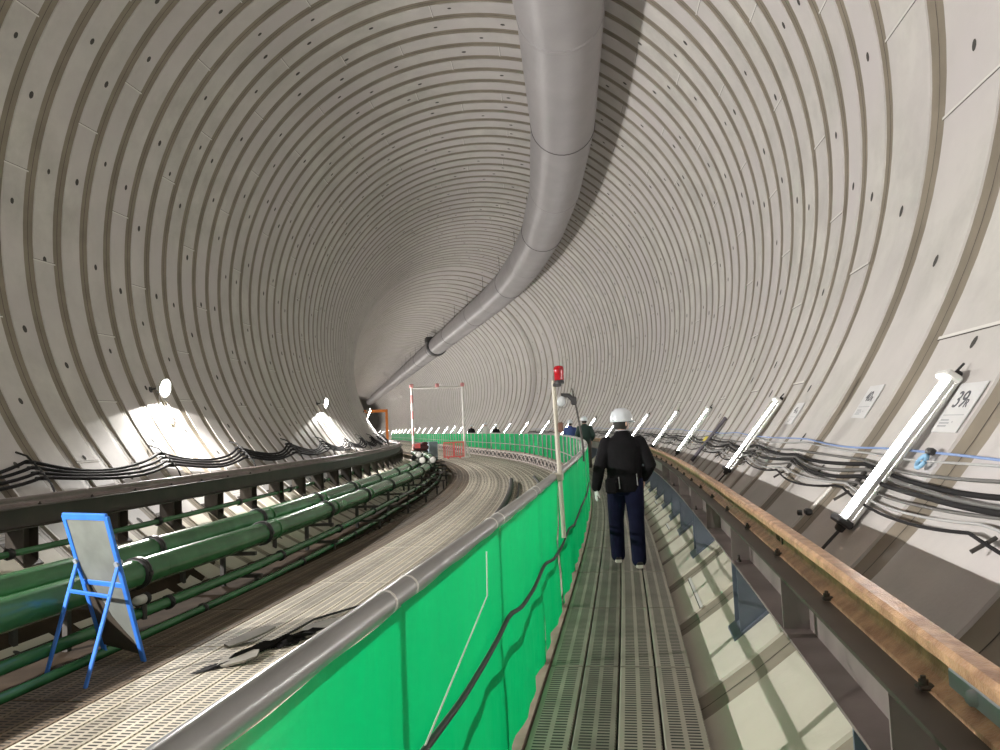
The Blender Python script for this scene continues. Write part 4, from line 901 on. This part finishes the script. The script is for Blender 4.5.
def make_person(loc, rz, scale, jacket, trousers, label, fine=True, head_yaw=0.0, stride=.24, bag=False):
    vs_ = .0065 if fine else .02
    root_m = MB(); Lf, Rf = Vector((-.10, stride, 0)), Vector((.085, -stride * .95, 0))       # ankles: left leg forward, right behind
    hipL, hipR = Vector((-.095, .0, .90)), Vector((.095, -.01, .90))
    kneeL, kneeR = Vector((-.105, stride * .55 + .035, .49)), Vector((.10, -stride * .38 + .03, .485))
    ankL, ankR = Lf + Vector((0, -.03, .095)), Rf + Vector((0, -.02, .115))
    shL, shR = Vector((-.185, .0, 1.37)), Vector((.185, .0, 1.37))
    elL, elR = Vector((-.285, -.045, 1.10)), Vector((.295, -.05, 1.11))
    wrL, wrR = Vector((-.325, .03, .865)), Vector((.235, .15, .955))
    b = root_m
    limb(b, [hipL, kneeL, ankL], [.072, .052, .036]); limb(b, [hipR, kneeR, ankR], [.072, .052, .036])
    limb(b, [shL, elL, wrL], [.048, .038, .026]); limb(b, [shR, elR, wrR], [.048, .038, .026])
    for an, d_ in ((ankL, 1), (ankR, 1)): b.tube([an + Vector((0, -.03, -.05)), an + Vector((0, .06, -.06)), an + Vector((0, .14, -.07))], [.03, .032, .022], 10)
    b.tube([(0, 0, .86), (0, 0, 1.0), (0, 0, 1.2), (0, -.005, 1.36), (0, -.005, 1.43)], [(.13, .10), (.12, .09), (.14, .10), (.15, .09), (.06, .055)], 18, up=(1, 0, 0))
    b.tube([(0, -.005, 1.38), (0, .01, 1.52)], [.056, .052], 14)
    cy, sy = math.cos(head_yaw), math.sin(head_yaw)
    def hd(x, y, z): return Vector((x * cy + y * sy, -x * sy + y * cy + .015, z))      # head frame: y is where the face points (yaw clockwise)
    blob(b, hd(0, .0, 1.60), (.078, .078, .105)); blob(b, hd(0, .02, 1.585), (.066, .070, .085)); blob(b, hd(0, .055, 1.53), (.038, .035, .03))
    b.tube([hd(0, .085, 1.615), hd(0, .102, 1.585), hd(0, .108, 1.565)], [.010, .013, .011], 8)      # nose
    for sx in (-1, 1):
        blob(b, hd(.078 * sx, .0, 1.59), (.014, .022, .034)); blob(b, hd(.030 * sx, .075, 1.613), (.015, .011, .009), 8)
    b.tube([hd(-.022, .083, 1.548), hd(0, .092, 1.547), hd(.022, .083, 1.548)], [.007, .009, .007], 8)   # mouth
    if fine:
        hand(b, wrL, Vector((-.04, .03, -1)), (1, .2, 0), 1, .45); hand(b, wrR, Vector((.0, .35, -1)), (-1, .2, 0), -1, .6)
    else:
        for w_ in (wrL, wrR): b.tube([w_, w_ + Vector((0, .02, -.16))], [.028, .018], 8)
    me = voxel(b, 'person', vs_, 2); me.materials.append(MT['skin']); me.materials.append(MT['glove']); me.materials.append(MT['hair'])
    for p in me.polygons:
        c = p.center
        if c.x < -.29 and c.z < .90: p.material_index = 1
        p.use_smooth = True
    root = bpy.data.objects.new('person', me); COL.objects.link(root)
    def child(mb, name, m, size, sm=3):
        q = voxel(mb, name, size, sm)
        for mm in (m if isinstance(m, list) else [m]): q.materials.append(mm)
        for p in q.polygons: p.use_smooth = True
        o = bpy.data.objects.new(name, q); COL.objects.link(o); o.parent = root; return o
    vz = .011 if fine else .022
    # trousers
    t = MB(); limb(t, [hipL + Vector((0, 0, .02)), hipL.lerp(kneeL, .5), kneeL, kneeL.lerp(ankL, .55), ankL + Vector((0, 0, -.02))], [.116, .106, .090, .086, .082]); limb(t, [hipR + Vector((0, 0, .02)), hipR.lerp(kneeR, .5), kneeR, kneeR.lerp(ankR, .55), ankR + Vector((0, 0, -.02))], [.116, .106, .090, .086, .082])
    t.tube([(0, 0, .80), (0, -.015, .88), (0, -.005, .98), (0, 0, 1.04)], [(.165, .105), (.185, .135), (.172, .125), (.155, .11)], 20, up=(1, 0, 0)); child(t, 'trousers', trousers, vz)
    # jacket with sleeves, hem at the hips
    j = MB(); j.tube([(0, 0, .83), (0, -.005, .90), (0, 0, 1.02), (0, 0, 1.18), (0, -.01, 1.32), (0, -.012, 1.40), (0, -.005, 1.455), (0, 0, 1.51)], [(.205, .150), (.208, .155), (.195, .145), (.212, .150), (.218, .145), (.180, .12), (.105, .09), (.075, .073)], 24, up=(1, 0, 0))
    for sh, el, wr in ((shL, elL, wrL), (shR, elR, wrR)):
        limb(j, [sh + Vector((0, 0, -.005)), sh.lerp(el, .5), el, el.lerp(wr, .5), wr + (el - wr).normalized() * .015], [.084, .078, .069, .064, .056])
    jk = child(j, 'jacket', jacket, vz)
    if fine:
        for sx, z0 in ((-.075, .93), (.125, .96)):
            mb = MB(); mb.tube([(sx, -.152, z0 - .065), (sx - .006, -.150, z0 + .065)], .006, 6); o = mb.build('pocket_trim', MT['collar']); o.parent = root
        mb = MB(); mb.tube([(.062 * math.cos(q), .004 + .062 * math.sin(q), 1.515 + .01 * math.sin(q)) for q in np.linspace(0, 2 * PI, 25)], .014, 8, caps=False); o = mb.build('collar', MT['collar']); o.parent = root
        mb = MB(); mb.rbox((-.17, -.165, .90), Vector((1, 0, 0)), Vector((0, 1, 0)), Vector((0, 0, 1)), (.13, .06, .17), .02); o = mb.build('waist_pouch', MT['jacket']); o.parent = root
    # helmet: dome, brim, inner band
    hmb = MB(); n = 20; prof = [(.128, 0), (.129, .03), (.122, .07), (.102, .108), (.065, .136), (.02, .146)]; V = []
    for r, hh in prof:
        for q in range(n): tt = 2 * PI * q / n; V.append(hd(r * .90 * math.cos(tt), r * 1.06 * math.sin(tt), 1.625 + hh))
    hmb.add(V, [(i * n + q, i * n + (q + 1) % n, (i + 1) * n + (q + 1) % n, (i + 1) * n + q) for i in range(len(prof) - 1) for q in range(n)] + [tuple(range((len(prof) - 1) * n, len(prof) * n))], 0, True)
    V = []
    for q in range(n):
        tt = 2 * PI * q / n; f = max(0, math.sin(tt)) ** 2; V.append(hd(.113 * math.cos(tt), .134 * math.sin(tt), 1.632)); V.append(hd((.121) * math.cos(tt), (.142 + .05 * f) * math.sin(tt), 1.618 - .012 * f)); V.append(hd((.121) * math.cos(tt), (.142 + .05 * f) * math.sin(tt), 1.612 - .012 * f)); V.append(hd(.110 * math.cos(tt), .13 * math.sin(tt), 1.618))
    hmb.add(V, [(4 * q + k, 4 * q + (k + 1) % 4, 4 * ((q + 1) % n) + (k + 1) % 4, 4 * ((q + 1) % n) + k) for q in range(n) for k in range(4)], 0, True)
    for q in (-.03, 0, .03): hmb.tube([hd(q, -.11, 1.70), hd(q * .9, -.06, 1.757), hd(q * .9, .03, 1.765), hd(q, .10, 1.715)], .008, 6)
    o = hmb.build('helmet', MT['helmet']); o.parent = root
    hmb = MB(); hmb.tube([hd(0, -.022, 1.525), hd(0, -.016, 1.57), hd(0, -.012, 1.63)], [(.066, .060), (.084, .082), (.09, .092)], 16); o = hmb.build('hair', MT['hair']); o.parent = root
    o.scale = (1, 1, 1)
    for an in (ankL, ankR):
        mb = MB(); mb.tube([an + Vector((0, -.075, -.055)), an + Vector((0, -.03, -.048)), an + Vector((0, .05, -.052)), an + Vector((0, .13, -.068)), an + Vector((0, .185, -.078))], [(.026, .034), (.040, .040), (.034, .046), (.024, .048), (.012, .03)], 14, up=(0, 0, 1)); sh = mb.build('shoe', MT['shoe']); sh.parent = root
        mb = MB(); q = [(-.03, -.085), (.03, -.085), (.042, -.04), (.038, .05), (.050, .13), (.03, .195), (-.03, .195), (-.050, .13), (-.038, .05), (-.042, -.04)]
        z0 = -.105 if an.y > 0 else -.108
        V = [an + Vector((x, y, z)) for z in (z0 + .01, z0 + .042) for x, y in q]; N = len(q)
        mb.add(V, [tuple(range(N - 1, -1, -1)), tuple(range(N, 2 * N))] + [(i, (i + 1) % N, N + (i + 1) % N, N + i) for i in range(N)]); so = mb.build('sole', MT['sole']); so.parent = sh
    root.location = loc; root.rotation_euler = (0, 0, rz); root.scale = (scale,) * 3
    return tag(root, label, 'person')
p = W(8.15, -.075, 0.0)
make_person((p[0], p[1], 0.0), heading(8.15) + .10, .945, MT['jacket'], MT['jeans'], 'person walking away in a black jacket, navy trousers and white helmet', True, head_yaw=.95)
p = W(25.0, -.22, 0.0); make_person((p[0], p[1], 0), heading(25), .99, MT['jacket_green'], MT['trousers_brown'], 'person in dark green jacket and white helmet ahead on the walkway', False)
p = W(29.5, -.25, 0.0); make_person((p[0], p[1], 0), heading(29.5), .95, MT['jacket_blue'], MT['jeans'], 'person in blue jacket half hidden behind the fence beside the poles', False)
p = W(61.0, -.25, 0.0); make_person((p[0], p[1], 0), heading(61) + 2.6, 1.0, MT['jacket'], MT['jeans'], 'tiny person in black jacket far along the fence, beside the white gate', False)
p = W(55.6, -.2, 0.0); make_person((p[0], p[1], 0), heading(55.6) + 2.9, 1.06, MT['jacket_pale'], MT['trousers_brown'], 'tiny person in pale jacket far along the fence, between two dark-clad ones', False)
p = W(52.0, -.2, 0.0); make_person((p[0], p[1], 0), heading(52) + .3, .93, MT['jacket'], MT['jeans'], 'tiny dark-clad person in white helmet stooping below the far tube lamps', False)

# ------------------------------------------------------------------ world, camera, view
w = bpy.data.worlds.new('World'); SC.world = w; w.use_nodes = True
w.node_tree.nodes['Background'].inputs[0].default_value = (0.02, 0.02, 0.02, 1); w.node_tree.nodes['Background'].inputs[1].default_value = 0.2
YAW, PITCH, ROLL, FPX = -0.180681, 0.0691405, -0.0432021, 740.985
cy, sy = math.cos(YAW), math.sin(YAW); fw = Vector((sy, cy, 0)); rt = Vector((cy, -sy, 0)); up = Vector((0, 0, 1))
cp, sp = math.cos(PITCH), math.sin(PITCH); fw2 = fw * cp + up * sp; up2 = up * cp - fw * sp
c_, s2 = math.cos(ROLL), math.sin(ROLL); r3 = rt * c_ + up2 * s2; u3 = up2 * c_ - rt * s2
cam = bpy.data.cameras.new('camera'); cam.sensor_width = 36; cam.lens = FPX / 1000 * 36; cam.clip_start = .05; cam.clip_end = 600
co = bpy.data.objects.new('camera', cam); COL.objects.link(co)
M = Matrix((r3, u3, -fw2)).transposed().to_4x4(); M.translation = Vector((0, 0, H_CAM)); co.matrix_world = M
SC.camera = co
SC.view_settings.view_transform = 'Standard'; SC.view_settings.look = 'None'; SC.view_settings.gamma = 1.0; SC.view_settings.use_curve_mapping = False
SC.view_settings.exposure = 0.72
